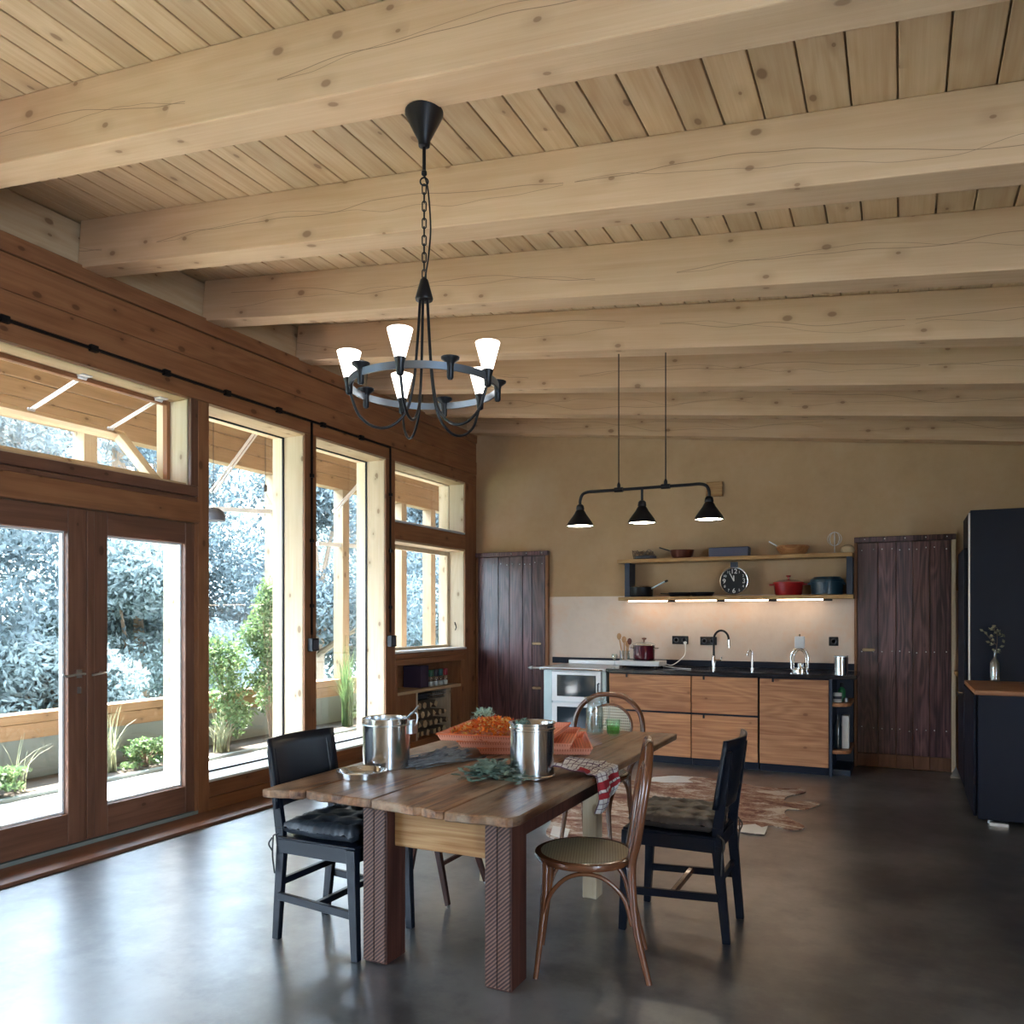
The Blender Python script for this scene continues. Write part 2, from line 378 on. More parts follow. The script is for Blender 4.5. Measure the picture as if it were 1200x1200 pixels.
M['tray_side'] = gridmat('orange_mesh_side', (.85, .36, .24), (.62, .17, .09), 75, 75, .55, .4)
M['cane'] = gridmat('woven_cane', (.62, .55, .40), (.10, .075, .05), 75, 75, .45, .45)
M['cane_seat'] = gridmat('greenish_cane_seat', (.36, .33, .22), (.10, .085, .05), 90, 90, .5, .3)

m, nt, bs, N, L = newmat('checked_tea_towel'); tc = nd(nt, 'ShaderNodeTexCoord'); sx = nd(nt, 'ShaderNodeSeparateXYZ'); L.new(tc.outputs['UV'], sx.inputs[0])
ln = mth(nt, 'ADD', mth(nt, 'LESS_THAN', mth(nt, 'FRACT', mth(nt, 'MULTIPLY', sx.outputs[0], 15)), .14), mth(nt, 'LESS_THAN', mth(nt, 'FRACT', mth(nt, 'MULTIPLY', sx.outputs[1], 8)), .14), True)
col = mixc(nt, ln, (.68, .64, .60), (.13, .06, .10))
def band(a, b, s): return mth(nt, 'MULTIPLY', mth(nt, 'GREATER_THAN', s, a), mth(nt, 'LESS_THAN', s, b))
st = mth(nt, 'ADD', band(.60, .70, sx.outputs[0]), band(.74, .81, sx.outputs[0]), True); st = mth(nt, 'ADD', st, mth(nt, 'MULTIPLY', band(.30, .42, sx.outputs[0]), band(0, .22, sx.outputs[1])), True)
L.new(mixc(nt, st, col, (.36, .02, .03)), bs.inputs['Base Color']); bs.inputs['Roughness'].default_value = .9; M['towel'] = m

m, nt, bs, N, L = newmat('cowhide'); v = coords(nt, (1, 1, 1), False)
a = noise(nt, coords(nt, (1, 2.2, 1), False), 2.6, 8, .75, .8); b = noise(nt, coords(nt, (25, 60, 1), False), 1.5, 3)
ed = nd(nt, 'ShaderNodeAttribute', attribute_name='edge')
f = mth(nt, 'ADD', mth(nt, 'MULTIPLY', a, 1.9), mth(nt, 'ADD', mth(nt, 'MULTIPLY', b, .4), -.65))
col = ramp(nt, [(.30, (.13, .04, .025, 1)), (.42, (.24, .10, .06, 1)), (.47, (.40, .27, .19, 1)), (.52, (.22, .085, .045, 1)), (.60, (.56, .46, .37, 1))], f)
L.new(mixc(nt, mth(nt, 'MULTIPLY', ed.outputs['Fac'], 1.0, True), col, (.78, .74, .68)), bs.inputs['Base Color']); bs.inputs['Roughness'].default_value = .75; bump(nt, b, bs, .4, .01); M['hide'] = m

m, nt, bs, N, L = newmat('grooved_red_leg'); tc = nd(nt, 'ShaderNodeTexCoord'); sx = nd(nt, 'ShaderNodeSeparateXYZ'); L.new(tc.outputs['Object'], sx.inputs[0])
f = mth(nt, 'FRACT', mth(nt, 'MULTIPLY', mth(nt, 'ADD', mth(nt, 'MULTIPLY', sx.outputs[0], -.9), sx.outputs[2]), 62))
g = noise(nt, coords(nt, (1, 1, 1)), 20, 3)
k = mth(nt, 'GREATER_THAN', f, mth(nt, 'ADD', mth(nt, 'MULTIPLY', g, .3), .38))
L.new(mixc(nt, k, (.03, .010, .009), (.15, .078, .055)), bs.inputs['Base Color']); bs.inputs['Roughness'].default_value = .55; bump(nt, k, bs, .6, .004); M['grooved'] = m

# ------------------------------------------------------------------ room shell
XL = -4.5; XR = 3.7; YB = 8.4; YF = -3.0; SL = .1125; ANG = math.atan(SL)
def zc(x, base=3.835): return base-SL*(x-XL)
MB().box(-4.9, 3.9, YF-.2, YB+.2, -.12, 0).build('floor', M['floor'], kind='structure')
ceil = thing('ceiling', loc=(XL, 0, 3.835), kind='structure')
# boards run with Y, lie on the slope
bw = .1575; nb = int((XR+7.3)/bw)+1
bm_ = None
for i in range(nb):
    x0 = -7.25+i*bw
    if bm_ is None:
        o = MB().box(0, bw-.006, 0, YB+.25-YF+.2, 0, .024).build('board', M['board'], bev=.0025); bm_ = o.data
    else:
        o = bpy.data.objects.new('board', bm_); COL.objects.link(o)
    o.parent = ceil; o.rotation_euler = (0, ANG, 0)
    o.location = (x0-XL, YF-.2, -SL*(x0-XL)+rnd.uniform(0, .002)); WL[o.name] = Vector((0, 0, 0))
# rafters along X under the boards
ybeam = [-2.70, -1.70, -.70, .29, 1.285, 2.275, 3.30, 4.275, 5.27, 6.26, 7.24, 8.20]
bm_ = None
for yb in ybeam:
    if bm_ is None:
        o = MB().box(0, (XR-XL)/math.cos(ANG), 0, .17, -.284, 0).build('beam', M['beam'], bev=.006); bm_ = o.data
    else:
        o = bpy.data.objects.new('beam', bm_); COL.objects.link(o)
    o.parent = ceil; o.rotation_euler = (0, ANG, 0); o.location = (0, yb, 0); WL[o.name] = Vector((0, 0, 0))
MB().box(XL-2.9, XR+.3, YF-.3, YB+.3, .03, .09, Matrix.Translation((XL, 0, 3.835)) @ Matrix.Rotation(ANG, 4, 'Y') @ Matrix.Translation((-XL, 0, 0))).build('roof_deck', M['board'], ceil)
MB().box(XL-2.9, XL+.1, YB+.31, 14.3, .0, .09, Matrix.Translation((XL, 0, 3.835)) @ Matrix.Rotation(ANG, 4, 'Y') @ Matrix.Translation((-XL, 0, 0))).build('roof_deck', M['board'], ceil)

# back wall
wb = thing('wall_back', loc=(-.5, YB, 0), kind='structure')
MB().prism([(XL-.35, 0), (XR+.2, 0), (XR+.2, zc(XR+.2)), (XL-.35, zc(XL-.35))], YB, YB+.2, 'y').build('plaster', M['clay'], wb)
MB().box(-3.576, -.385, YB-.006, YB+.05, .88, 1.645).build('backsplash', M['splash'], wb)
MB().box(.445, 2.2, YB-.006, YB+.05, .88, 1.66).build('backsplash', M['splash'], wb)
# right and rear walls, an unseen daylight opening added in the right one for fill
wr = thing('wall_right', loc=(XR, 3, 0), kind='structure')
q = MB()
q.box(XR, XR+.2, YF-.2, YB, 0, .35); q.box(XR, XR+.2, 1.4, YB, .35, 3.0); q.box(XR, XR+.2, YF-.2, -2.6, .35, 3.0); q.box(XR, XR+.2, -2.6, 1.4, 2.6, 3.0); q.box(XR, XR+.2, -.65, 1.4, .35, 2.6)
q.build('plaster', M['clay'], wr)
wf = thing('wall_front', loc=(0, YF, 0), kind='structure')
MB().prism([(XL, 0), (XR, 0), (XR, zc(XR)), (XL, zc(XL))], YF-.2, YF, 'y').build('plaster', M['clay'], wf)
w_ = thing('added_fill_window', loc=(XR, -1.6, .35), kind='structure')  # unseen window, added to let in fill daylight
q = MB()
for a in (-2.6, -.71): q.box(XR+.05, XR+.12, a, a+.06, .35, 2.6)
q.box(XR+.05, XR+.12, -2.54, -.71, .35, .41); q.box(XR+.05, XR+.12, -2.54, -.71, 2.54, 2.6); q.build('frame', M['pale_z'], w_)
MB().box(XR+.08, XR+.085, -2.54, -.71, .41, 2.54).build('pane', M['glass'], w_)

# ------------------------------------------------------------------ window wall (left), interior face X=-4.5, outer face X=-4.85
wlft = thing('wall_left', loc=(XL, 2, 0), kind='structure')
XO = -4.85; XG = -4.73
def LY(name, mat, y0, y1, z0, z1, x0=XO, x1=XL, par=None, bev=.004):
    return MB().box(x0, x1, y0, y1, z0, z1).build(name, M[mat], par or wlft, bev=bev)
for (z0, z1, dx) in ((2.965, 3.085, 0), (3.089, 3.243, .004), (3.247, 3.455, -.002), (3.459, 3.565, .012)):
    LY('plank', 'larch_y', YF, YB, z0, z1, XO, XL+dx)
LY('wall_plate', 'pale_y', YF, YB, 3.569, 3.83, XO, XL-.03)
MB().box(-4.50, -4.22, YF, YB, 0, .022).build('threshold_board', M['doorwood_y'], wlft, bev=.003)
# uprights: post paled to stand for daylight on its reveal, orange larch board inside
def upright(y0, y1, z0=0, z1=2.963):
    MB().box(XO, XL-.022, y0, y1, z0, z1).build('post', M['pale_z'], wlft, bev=.003)
    MB().box(XL-.02, XL, y0-.0, y1+.0, z0, z1).build('casing', M['larch_z'], wlft, bev=.003)
for a, b in ((4.215, 4.315), (5.355, 5.505), (6.54, 6.70), (8.125, 8.395), (2.42, 2.53), (1.2, 1.35), (-.05, .1), (-1.45, -1.3), (YF, -2.8)): upright(a, b)
# heads: reveal board over every opening, paled for the daylight on it
wins = [('window_2', 4.315, 5.355), ('window_3', 5.505, 6.54)]
extra = [('window_6', 1.35, 2.42), ('window_7', .1, 1.2), ('window_11', -1.3, -.05), ('window_12', -2.8, -1.45)]
for nm, a, b in wins+extra:
    w_ = thing(nm, loc=(XG, (a+b)/2, .2), kind='structure')
    MB().box(XO, XL, a, b, 2.944, 2.963).build('head_board', M['pale_y'], w_, bev=.002)
    MB().box(XO, XL-.0, a, b, .225, .243).build('sill', M['white'], w_, bev=.002)
    q = MB(); q.box(XG-.008, XG+.008, a, a+.012, .243, 2.944); q.box(XG-.008, XG+.008, b-.012, b, .243, 2.944); q.box(XG-.008, XG+.008, a+.012, b-.012, .243, .255); q.box(XG-.008, XG+.008, a+.012, b-.012, 2.932, 2.944)
    q.build('gasket', M['iron'], w_)
    MB().box(XG-.003, XG+.003, a+.012, b-.012, .255, 2.932).build('pane', M['glass'], w_)
    LY('plank', 'larch_y', a, b, .115, .222, XO, XL-.003); LY('plank', 'larch_y', a, b, .0, .112, XO, XL-.006)
# transom over the doors with the tilted top-open sash
w1 = thing('window_1', loc=(XL, 3.4, 2.35), kind='structure')
a, b = 2.53, 4.215
MB().box(XO, XL-.045, a, b, 2.96, 2.985).build('head_board', M['pale_y'], w1, bev=.002)
MB().box(XL-.04, XL+.0, a, b, 2.275, 2.345).build('bottom_rail', M['doorwood_y'], w1, bev=.004)
MB().box(XL-.03, XL+.0, 4.15, b, 2.347, 2.963).build('side_casing', M['doorwood_z'], w1, bev=.003)
MB().box(XO, XL-.045, 4.155, b, 2.347, 2.958).build('jamb', M['pale_z'], w1, bev=.003)
MB().box(XO, XL-.045, a, 4.15, 2.28, 2.365).build('sill_board', M['pale_y'], w1, bev=.003)
MB().box(XG-.02, XG+.02, 4.125, 4.153, 2.367, 2.958).build('stop', M['larch_z'], w1)
MB().box(XG-.02, XG+.02, a, 4.124, 2.93, 2.958).build('stop', M['larch_y'], w1)
# sash tilted outward about its lower edge
sash_M = Matrix.Translation((-4.76, 0, 2.372)) @ Matrix.Rotation(R(-46), 4, 'Y')
def sashbox(name, mat, *bx, par): return MB().box(*bx, sash_M).build(name, mat, par, bev=.003)
sash = thing('sash', loc=(-4.76, 3.4, 2.372)); sash.parent = w1; sash.location = Vector((-4.76, 3.4, 2.372))-w1.location
y0, y1 = 2.58, 4.115; hs_ = .56
sashbox('rail', M['pale_y'], -.03, .03, y0, y1, 0, .06, par=sash); sashbox('rail', M['pale_y'], -.03, .03, y0, y1, hs_-.05, hs_, par=sash)
sashbox('stile', M['pale_z'], -.03, .03, y1-.075, y1, .06, hs_-.05, par=sash); sashbox('stile', M['pale_z'], -.03, .03, y0, y0+.075, .06, hs_-.05, par=sash)
sashbox('pane', M['glass'], -.004, .004, y0+.075, y1-.075, .06, hs_-.05, par=sash)
def stay(y, par):
    p0 = Vector((XG+.02, y, 2.95)); p1 = sash_M @ Vector((.04, y-.06, hs_-.02)); q = MB()
    for d in (-.011, .011): q.bar(p0+Vector((0, d, 0)), p1+Vector((0, d, 0)), .006, .012, (0, 1, 0))
    q.tube([p0+Vector((0, -.03, 0)), p0+Vector((0, .03, 0))], .014, 10); q.tube([p1+Vector((0, -.022, 0)), p1+Vector((0, .022, 0))], .011, 10)
    q.box(p0.x-.02, p0.x+.06, y-.035, y+.035, 2.952, 2.958); q.build('stay', M['alu'], par, smooth=40)
stay(3.46, w1); stay(4.05, w1)
# beam between the transom and the doors
LY('plank', 'larch_y', 2.53, 4.215, 2.085, 2.235, XO, XL+.02, bev=.005); LY('plank', 'doorwood_y', 2.53, 4.215, 2.238, 2.272, XO, XL-.01)
# double glazed door
d1 = thing('door_1', loc=(XL, 3.38, 0), kind='structure')
MB().box(XL-.05, XL-.002, 4.185, 4.213, .02, 2.083).build('frame', M['larch_z'], d1, bev=.002)
MB().box(XL-.30, XL-.0, 2.53, 4.213, 0, .045).build('sill', M['concrete'], d1)
for nm, y0, y1, gl, gr in (('leaf', 2.54, 3.357, 2.66, 3.222), ('leaf', 3.360, 4.183, 3.49, 4.105)):
    lf = thing(nm, loc=(XL-.03, (y0+y1)/2, .02)); lf.parent = d1; lf.location = lf.location-d1.location
    x0, x1 = XL-.065, XL-.005; zb, zt = .235, 1.935
    q = MB(); q.box(x0, x1, y0, gl, .05, 2.08); q.build('stile', M['doorwood_z'], lf, bev=.004)
    MB().box(x0, x1, gr, y1, .05, 2.08).build('stile', M['doorwood_z'], lf, bev=.004)
    MB().box(x0, x1-.001, gl, gr, .05, zb).build('rail', M['doorwood_y'], lf, bev=.004); MB().box(x0, x1-.001, gl, gr, zt, 2.08).build('rail', M['doorwood_y'], lf, bev=.004)
    q = MB(); q.box(x0-.01, x0+.02, gl, gl+.012, zb, zt); q.box(x0-.01, x0+.02, gr-.012, gr, zb, zt); q.box(x0-.01, x0+.02, gl+.012, gr-.012, zb, zb+.012); q.box(x0-.01, x0+.02, gl+.012, gr-.012, zt-.012, zt)
    q.build('glazing_bead', M['alu'], lf); MB().box(x0+.004, x0+.010, gl+.012, gr-.012, zb+.012, zt-.012).build('pane', M['glass'], lf)
MB().box(XL-.006, XL+.012, 3.335, 3.385, .06, 2.075).build('cover_strip', M['doorwood_z'], d1, bev=.004)
q = MB(); xh = XL+.0
q.tube(smooth_path([(xh, 3.29, 1.075), (xh+.05, 3.29, 1.075), (xh+.055, 3.26, 1.078), (xh+.05, 3.18, 1.068), (xh+.045, 3.15, 1.078)], 5), .0075, 8); q.box(xh-.004, xh+.005, 3.275, 3.305, 1.05, 1.10); q.box(xh-.004, xh+.005, 3.28, 3.30, .955, .995)
q.build('handle', M['steelb'], d1, smooth=40)
q = MB(); q.tube(smooth_path([(xh, 3.43, 1.075), (xh+.05, 3.43, 1.075), (xh+.055, 3.40, 1.072), (xh+.05, 3.34, 1.065)], 5), .007, 8); q.build('handle', M['steelb'], d1, smooth=40)
# window over the niche: upper light and lower light
for nm, z0, z1 in (('window_4', 2.385, 2.944), ('window_5', 1.075, 2.17)):
    w_ = thing(nm, loc=(XG, 7.4, z0), kind='structure'); a, b = 6.70, 8.125
    MB().box(XO, XL, a, b, z1, z1+.02).build('head_board', M['pale_y'], w_, bev=.002)
    MB().box(XO, XL+(.02 if z0 < 2 else 0), a, b, z0-.02, z0).build('sill', M['white'], w_, bev=.002)
    q = MB(); t = .045 if z0 < 2 else .012
    q.box(XG-.02, XG+.02, a, a+t, z0, z1); q.box(XG-.02, XG+.02, b-t, b, z0, z1); q.box(XG-.02, XG+.02, a+t, b-t, z0, z0+t*.6); q.box(XG-.02, XG+.02, a+t, b-t, z1-t, z1)
    q.build('frame', M['pale_z'], w_, bev=.002); MB().box(XG-.003, XG+.003, a+t, b-t, z0+t*.6, z1-t).build('pane', M['glass'], w_)
    if z0 < 2:
        q = MB(); q.tube([(-4.62, b-.004, 1.33), (-4.62, b-.02, 1.33), (-4.62, b-.03, 1.36), (-4.60, b-.03, 1.30), (-4.62, b-.02, 1.27)], .006, 8); q.build('hook', M['iron'], w_)
LY('plank', 'larch_y', 6.70, 8.125, 2.192, 2.36, XO, XL)
LY('plank', 'larch_y', 6.70, 8.125, 1.0, 1.052, XO, XL+.012); LY('plank', 'larch_y', 6.70, 8.125, .93, .997, XO, XL)
# black cable track with clips and switch boxes
q = MB(); q.bar((XL+.012, YF, 3.075), (XL+.012, 6.60, 3.075), .016, .016)
for y in (5.43, 6.60): q.bar((XL+.012, y, 3.07), (XL+.012, y, 1.27), .014, .014, (0, 1, 0))
tr = q.build('cable_conduit', M['iron'], wlft)
q = MB()
for i in range(17): q.box(XL+.002, XL+.03, YF+.3+i*.55, YF+.35+i*.55, 3.055, 3.095)
for y in (5.43, 6.60):
    for z in (2.6, 2.05, 1.5): q.box(XL+.002, XL+.026, y-.016, y+.016, z, z+.03)
q.build('conduit_clip', M['iron'], wlft)

# switch boxes hang on the posts
for y, lab in ((5.43, 'black switch box on the post between the two tall windows'), (6.60, 'small black switch box on the post left of the niche window')):
    t = thing('switch_box', lab, 'switch', (XL, y, 1.13), 'black switch boxes on the window posts')
    MB().box(XL+.001, XL+.055, y-.045, y+.045, 1.13, 1.24).build('housing', M['iron'], t, bev=.004)
    MB().box(XL+.056, XL+.062, y-.032, y+.032, 1.145, 1.225).build('rocker', M['slate'], t, bev=.002)
    MB().tube(smooth_path([(XL+.02, y-.01, 1.241), (XL+.03, y-.022, 1.265), (XL+.018, y, 1.29)], 4), .004, 6).build('cable', M['iron'], t)

# ------------------------------------------------------------------ sun room beyond the windows
XW = -6.8
MB().box(-6.15, -4.855, YF, 14, -.12, -.001).build('terrace_floor', M['paving'], kind='structure')
MB().box(-6.2, -6.15, YF, 14, -.15, .03).build('trim_1', M['concrete'], kind='structure')
wo = thing('wall_outer', loc=(XW, 5, 0), kind='structure')
MB().box(XW-.2, XW, YF, 14, -.3, .365).build('concrete_upstand', M['concrete'], wo)
MB().box(XW-.16, XW+.02, YF, 14, .367, .50).build('rail', M['outer_y'], wo, bev=.004); MB().box(XW-.16, XW+.02, YF, 14, .503, .585).build('rail', M['outer_y'], wo, bev=.004)
for z0, z1 in ((3.145, 3.30), (3.304, 3.46), (3.464, 3.70), (3.704, 3.9), (3.904, 4.07)): MB().box(XW-.16, XW+(.01 if z0 > 3.4 else 0), YF, 14, z0, z1).build('plank', M['outer_y'], wo, bev=.004)
for y in (-2.6, -.9, .8, 2.45, 5.02, 7.55, 8.87, 10.30, 11.15, 12.9):
    MB().box(XW-.16, XW, y, y+.14, .587, 3.143).build('post', M['outer_z'], wo, bev=.004)
# cross battens seen in the outer openings
for (a, b) in (((247, 596), (322, 600)), ((372, 637), (399, 639)), ((405, 639), (428, 641))):
    p = onX(*a, XW-.05); q_ = onX(*b, XW-.05); MB().bar(p, q_, .05, .05).build('batten', M['alu'], wo)
for (a, b) in (((301, 503), (247, 577)), ((437, 548), (390, 600))):
    p = onX(*a, XW+.06); q_ = onX(*b, XW+.06); MB().bar(p, q_, .012, .03).bar(p+Vector((0, .05, 0)), q_+Vector((0, .05, 0)), .01, .02).build('stay', M['alu'], wo)
MB().box(XW+.001, -6.2, YF, 14, -.3, .02).build('planter_soil', M['soil'], kind='structure')
MB().box(-4.95, -4.86, YB+.21, 14, 0, 3.86).build('wall_side', M['outer_y'], kind='structure')
# far end wall of the sun room, with an opening
MB().box(-6.6, -4.9, 13.8, 13.9, 0, 3.9).build('wall_far', M['pale_y'], kind='structure')
MB().box(-140, XW-.21, -80, 120, -1.6, -1.5).build('ground', leafmat('meadow', (.10, .16, .07), (.20, .24, .10), 0), kind='structure')
# hill
def hill(u, v):
    x = -16-u*60; y = -40+v*120
    return (x, y, -1.5+u*22+1.4*math.sin(v*17+u*9)+1.0*math.sin(v*41)*u)
MB().grid(hill, 24, 60).build('hillside', leafmat('hazy_hill_green', (.06, .085, .085), (.16, .20, .20), 0), kind='structure', smooth=60)  # hill colour greyed and blued to paint in haze

# foliage built from many small leaves, fast
import numpy as np
def leaf_mesh(name, mat, centers, spread, n, size, seed=1, elong=1.8, droop=0):
    g = np.random.default_rng(seed); C_ = np.array(centers, float); sp = np.array(spread, float)
    if sp.ndim == 1: sp = np.tile(sp, (len(C_), 1))
    idx = g.integers(0, len(C_), n); d = g.normal(size=(n, 3)); d /= np.linalg.norm(d, axis=1)[:, None]
    P = C_[idx]+d*sp[idx]*(g.random((n, 1))**.45)
    a = g.normal(size=(n, 3)); a[:, 2] -= droop; a /= np.linalg.norm(a, axis=1)[:, None]
    b = np.cross(a, g.normal(size=(n, 3))); b /= np.linalg.norm(b, axis=1)[:, None]
    s = size*(.6+.8*g.random((n, 1)))
    V = np.stack([P-a*s*elong*.5, P+b*s*.32, P+a*s*elong*.5, P-b*s*.32], 1).reshape(-1, 3)
    me = bpy.data.meshes.new(name); me.vertices.add(4*n); me.vertices.foreach_set('co', V.ravel())
    me.loops.add(4*n); me.loops.foreach_set('vertex_index', np.arange(4*n)); me.polygons.add(n)
    me.polygons.foreach_set('loop_start', np.arange(n)*4); me.update(calc_edges=True); me.materials.append(mat); return me
LM_pale = leafmat('hazy_backlit_leaf', (.10, .135, .13), (.26, .31, .30), .5)  # outdoor haze is painted in: leaf colours shifted paler and bluer
LM_mid = leafmat('haze_blued_leaf', (.04, .058, .062), (.125, .16, .165), .45)  # darker leaf with the same haze blue in its colour
LM_green = leafmat('fresh_green_leaf', (.04, .09, .035), (.13, .20, .075), .45)
LM_straw = leafmat('straw_blade', (.16, .18, .10), (.32, .33, .20), .4)
def tree(x, y, h, w, mat, seed, label, z0=-1.5, group='trees and bushes beyond the sun room', cat='tree'):
    t = thing('tree', label, cat, (x, y, z0), group)
    g = random.Random(seed); cs = []; sp = []
    for k in range(26):
        hh = h*(.25+.7*g.random()); r = w*math.sin(math.pi*min(.95, max(.12, (hh/h)))**.8)
        a = g.random()*6.28; rr = r*g.random()**.6; cs.append((rr*math.cos(a), rr*math.sin(a), hh)); sp.append((w*.34, w*.34, w*.26))
    me = leaf_mesh('crown', mat, cs, sp, 30000, .03*w**.5+.03, seed); o = bpy.data.objects.new('crown', me); COL.objects.link(o); o.parent = t
    q = MB(); q.tube([(0, 0, 0), (.1, .05, h*.4), (-.05, .1, h*.8)], [.09*w, .07*w, .02*w], 8)
    for k in range(0, 26, 3): c = cs[k]; q.tube([(0, 0, h*.3), (c[0]*.4, c[1]*.4, h*.3+(c[2]-h*.3)*.5), c], [.03*w, .02*w, .008*w], 6)
    b = q.build('trunk', M['bark']); b.parent = t; return t
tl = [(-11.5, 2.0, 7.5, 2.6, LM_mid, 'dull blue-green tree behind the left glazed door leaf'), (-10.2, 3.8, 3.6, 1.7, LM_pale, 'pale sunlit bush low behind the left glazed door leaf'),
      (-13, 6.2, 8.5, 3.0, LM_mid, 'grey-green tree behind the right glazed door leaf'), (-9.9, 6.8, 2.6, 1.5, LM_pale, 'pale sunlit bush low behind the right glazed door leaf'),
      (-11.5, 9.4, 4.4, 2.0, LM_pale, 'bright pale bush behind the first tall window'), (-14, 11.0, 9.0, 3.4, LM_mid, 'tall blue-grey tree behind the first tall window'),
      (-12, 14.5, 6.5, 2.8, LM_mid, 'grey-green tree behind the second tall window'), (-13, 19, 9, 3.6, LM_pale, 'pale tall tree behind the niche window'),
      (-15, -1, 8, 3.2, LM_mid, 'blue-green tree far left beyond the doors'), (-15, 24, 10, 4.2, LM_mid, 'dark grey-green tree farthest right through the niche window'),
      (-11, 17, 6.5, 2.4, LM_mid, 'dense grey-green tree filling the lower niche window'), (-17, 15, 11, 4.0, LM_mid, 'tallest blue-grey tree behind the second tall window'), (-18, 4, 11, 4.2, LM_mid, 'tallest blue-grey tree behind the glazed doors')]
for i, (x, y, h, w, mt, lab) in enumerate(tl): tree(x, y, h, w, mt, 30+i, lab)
# planter planting
def blades(name, mat, c, n, h, spread, seed, wdt=.007):
    g = random.Random(seed); q = MB()
    for k in range(n):
        a = g.random()*6.28; lean = spread*(.25+g.random()); hh = h*(.55+.5*g.random()); bx = c[0]+g.uniform(-.05, .05); by = c[1]+g.uniform(-.06, .06)
        dx, dy = math.cos(a), math.sin(a); px, py = -dy*wdt, dx*wdt; pv = []
        for s_ in range(5):
            t = s_/4; r = lean*t*t; z = c[2]+hh*(t-.35*t*t*lean/spread); w_ = (1-t)*.9+.1
            pv += [(bx+dx*r-px*w_, by+dy*r-py*w_, z), (bx+dx*r+px*w_, by+dy*r+py*w_, z)]
        q.add(pv, [(2*i, 2*i+1, 2*i+3, 2*i+2) for i in range(4)])
    return q
def grass(name, label, mat, c, n, h, spread, seed):
    t = thing(name, label, 'plant', c, 'plants in the sun room bed'); o = blades(name, mat, c, n, h, spread, seed).build('blades', mat, t, kind='stuff'); return t
def bush(name, label, mat, c, h, w, n, seed, size=.035):
    t = thing(name, label, 'plant', c, 'plants in the sun room bed'); g = random.Random(seed); cs = []; q = MB()
    for k in range(14):
        z = h*(.2+.8*k/14); a = g.random()*6.28; r = w*g.random()*(1.05-.6*k/14); p = (r*math.cos(a), r*math.sin(a), z); cs.append(p)
        q.tube([(c[0], c[1], c[2]), (c[0]+p[0]*.3, c[1]+p[1]*.3, c[2]+z*.5), (c[0]+p[0], c[1]+p[1], c[2]+z)], [.008, .006, .003], 5)
    q.build('stems', M['bark'], t)
    me = leaf_mesh('foliage', mat, cs, (w*.42, w*.42, h*.12), n, size, seed); o = bpy.data.objects.new('foliage', me); COL.objects.link(o); o.parent = t; return t
bush('leafy_shrub', 'tall leafy green shrub beyond the right side of the first tall window', LM_green, (-6.42, 7.05, .02), 1.75, .38, 3600, 3)
bush('leafy_shrub', 'loose green shrub beyond the left side of the first tall window', LM_green, (-6.45, 6.45, .02), 1.15, .40, 2400, 4)
bush('low_herb', 'low pale herb at the foot of the left door leaf bed', LM_green, (-6.4, 3.95, .02), .22, .32, 900, 5)
bush('low_herb', 'low green herb in the bed beyond the right door leaf', LM_green, (-6.38, 5.35, .02), .26, .28, 900, 6)
bush('low_herb', 'ground-hugging green plant beyond the second tall window', LM_green, (-6.36, 8.75, .02), .30, .28, 1000, 8)
bush('low_herb', 'low dark herb left of the door leaf meeting', LM_green, (-6.42, 3.2, .02), .2, .34, 900, 9)
grass('ornamental_grass', 'pale arching grass tuft beyond the right door leaf', LM_straw, (-6.45, 5.0, .02), 46, .75, .24, 11)
grass('ornamental_grass', 'pale arching grass below the loose shrub at the first tall window', LM_straw, (-6.35, 6.25, .02), 60, .6, .28, 12)
grass('ornamental_grass', 'tall upright green grass beyond the second tall window', LM_green, (-6.38, 8.42, .02), 170, 1.3, .26, 13)
grass('ornamental_grass', 'dry bent stems beyond the left door leaf', LM_straw, (-6.4, 4.15, .02), 14, .55, .3, 14)
# bare pendant bulb with its glass, grey dome lamp
p = onX(311, 575, -5.6)
t = thing('hanging_bulb', 'clear flared glass bulb hanging on a thin cord beyond the first tall window', 'lamp', (p.x, p.y, p.z))
MB().tube([(p.x, p.y, p.z), (p.x, p.y, 3.93)], .003, 6).build('cord', M['iron'], t)
MB().lathe([(.006, .06), (.016, .05), (.016, 0), (.012, -.01)], p, 12).build('socket', M['iron'], t, smooth=40)
MB().lathe([(.014, -.012), (.02, -.04), (.055, -.10), (.075, -.14), (.07, -.15), (.0, -.15)], p, 20).build('glass_cone', M['bottle'], t, smooth=50)
p = onX(250, 605, -5.5)
t = thing('dome_lamp', 'grey rounded lamp shade hanging beyond the left edge of the first tall window', 'lamp', (p.x, p.y, p.z))
MB().lathe([(.10, -.04), (.105, 0), (.09, .04), (.05, .07), (.0, .08)], p, 20).build('shade', M['slate'], t, smooth=50)
MB().tube([(p.x, p.y, p.z+.08), (p.x, p.y, 3.93)], .003, 6).build('cord', M['iron'], t)

# ------------------------------------------------------------------ niche with firewood below the niche window
nc = thing('cabinet', 'built-in larch shelf niche holding jars and firewood below the window', 'cabinet', (XL-.1, 7.4, 0))
nb_ = M['larch_y']; x0, x1 = XO, XL
MB().box(x0, x0+.02, 6.70, 8.125, .02, .93).build('back_panel', nb_, nc)
MB().box(x0+.02, x1, 6.70, 8.125, .0, .14).build('plinth', nb_, nc, bev=.003)
MB().box(x0+.02, x1, 6.70, 6.745, .14, .93).build('side_panel', M['larch_z'], nc, bev=.003)
MB().box(x0+.02, x1, 8.03, 8.125, .14, .93).build('side_panel', M['larch_z'], nc, bev=.003)
MB().box(x0+.02, x1, 6.745, 8.03, .635, .665).build('shelf', M['pale_y'], nc, bev=.002)
MB().box(x1-.02, x1-.004, 6.745, 7.09, .14, .635).build('front_panel', M['larch_z'], nc, bev=.002)
MB().box(x0+.02, x1, 7.09, 7.115, .14, .635).build('divider', M['pale_z'], nc, bev=.002)
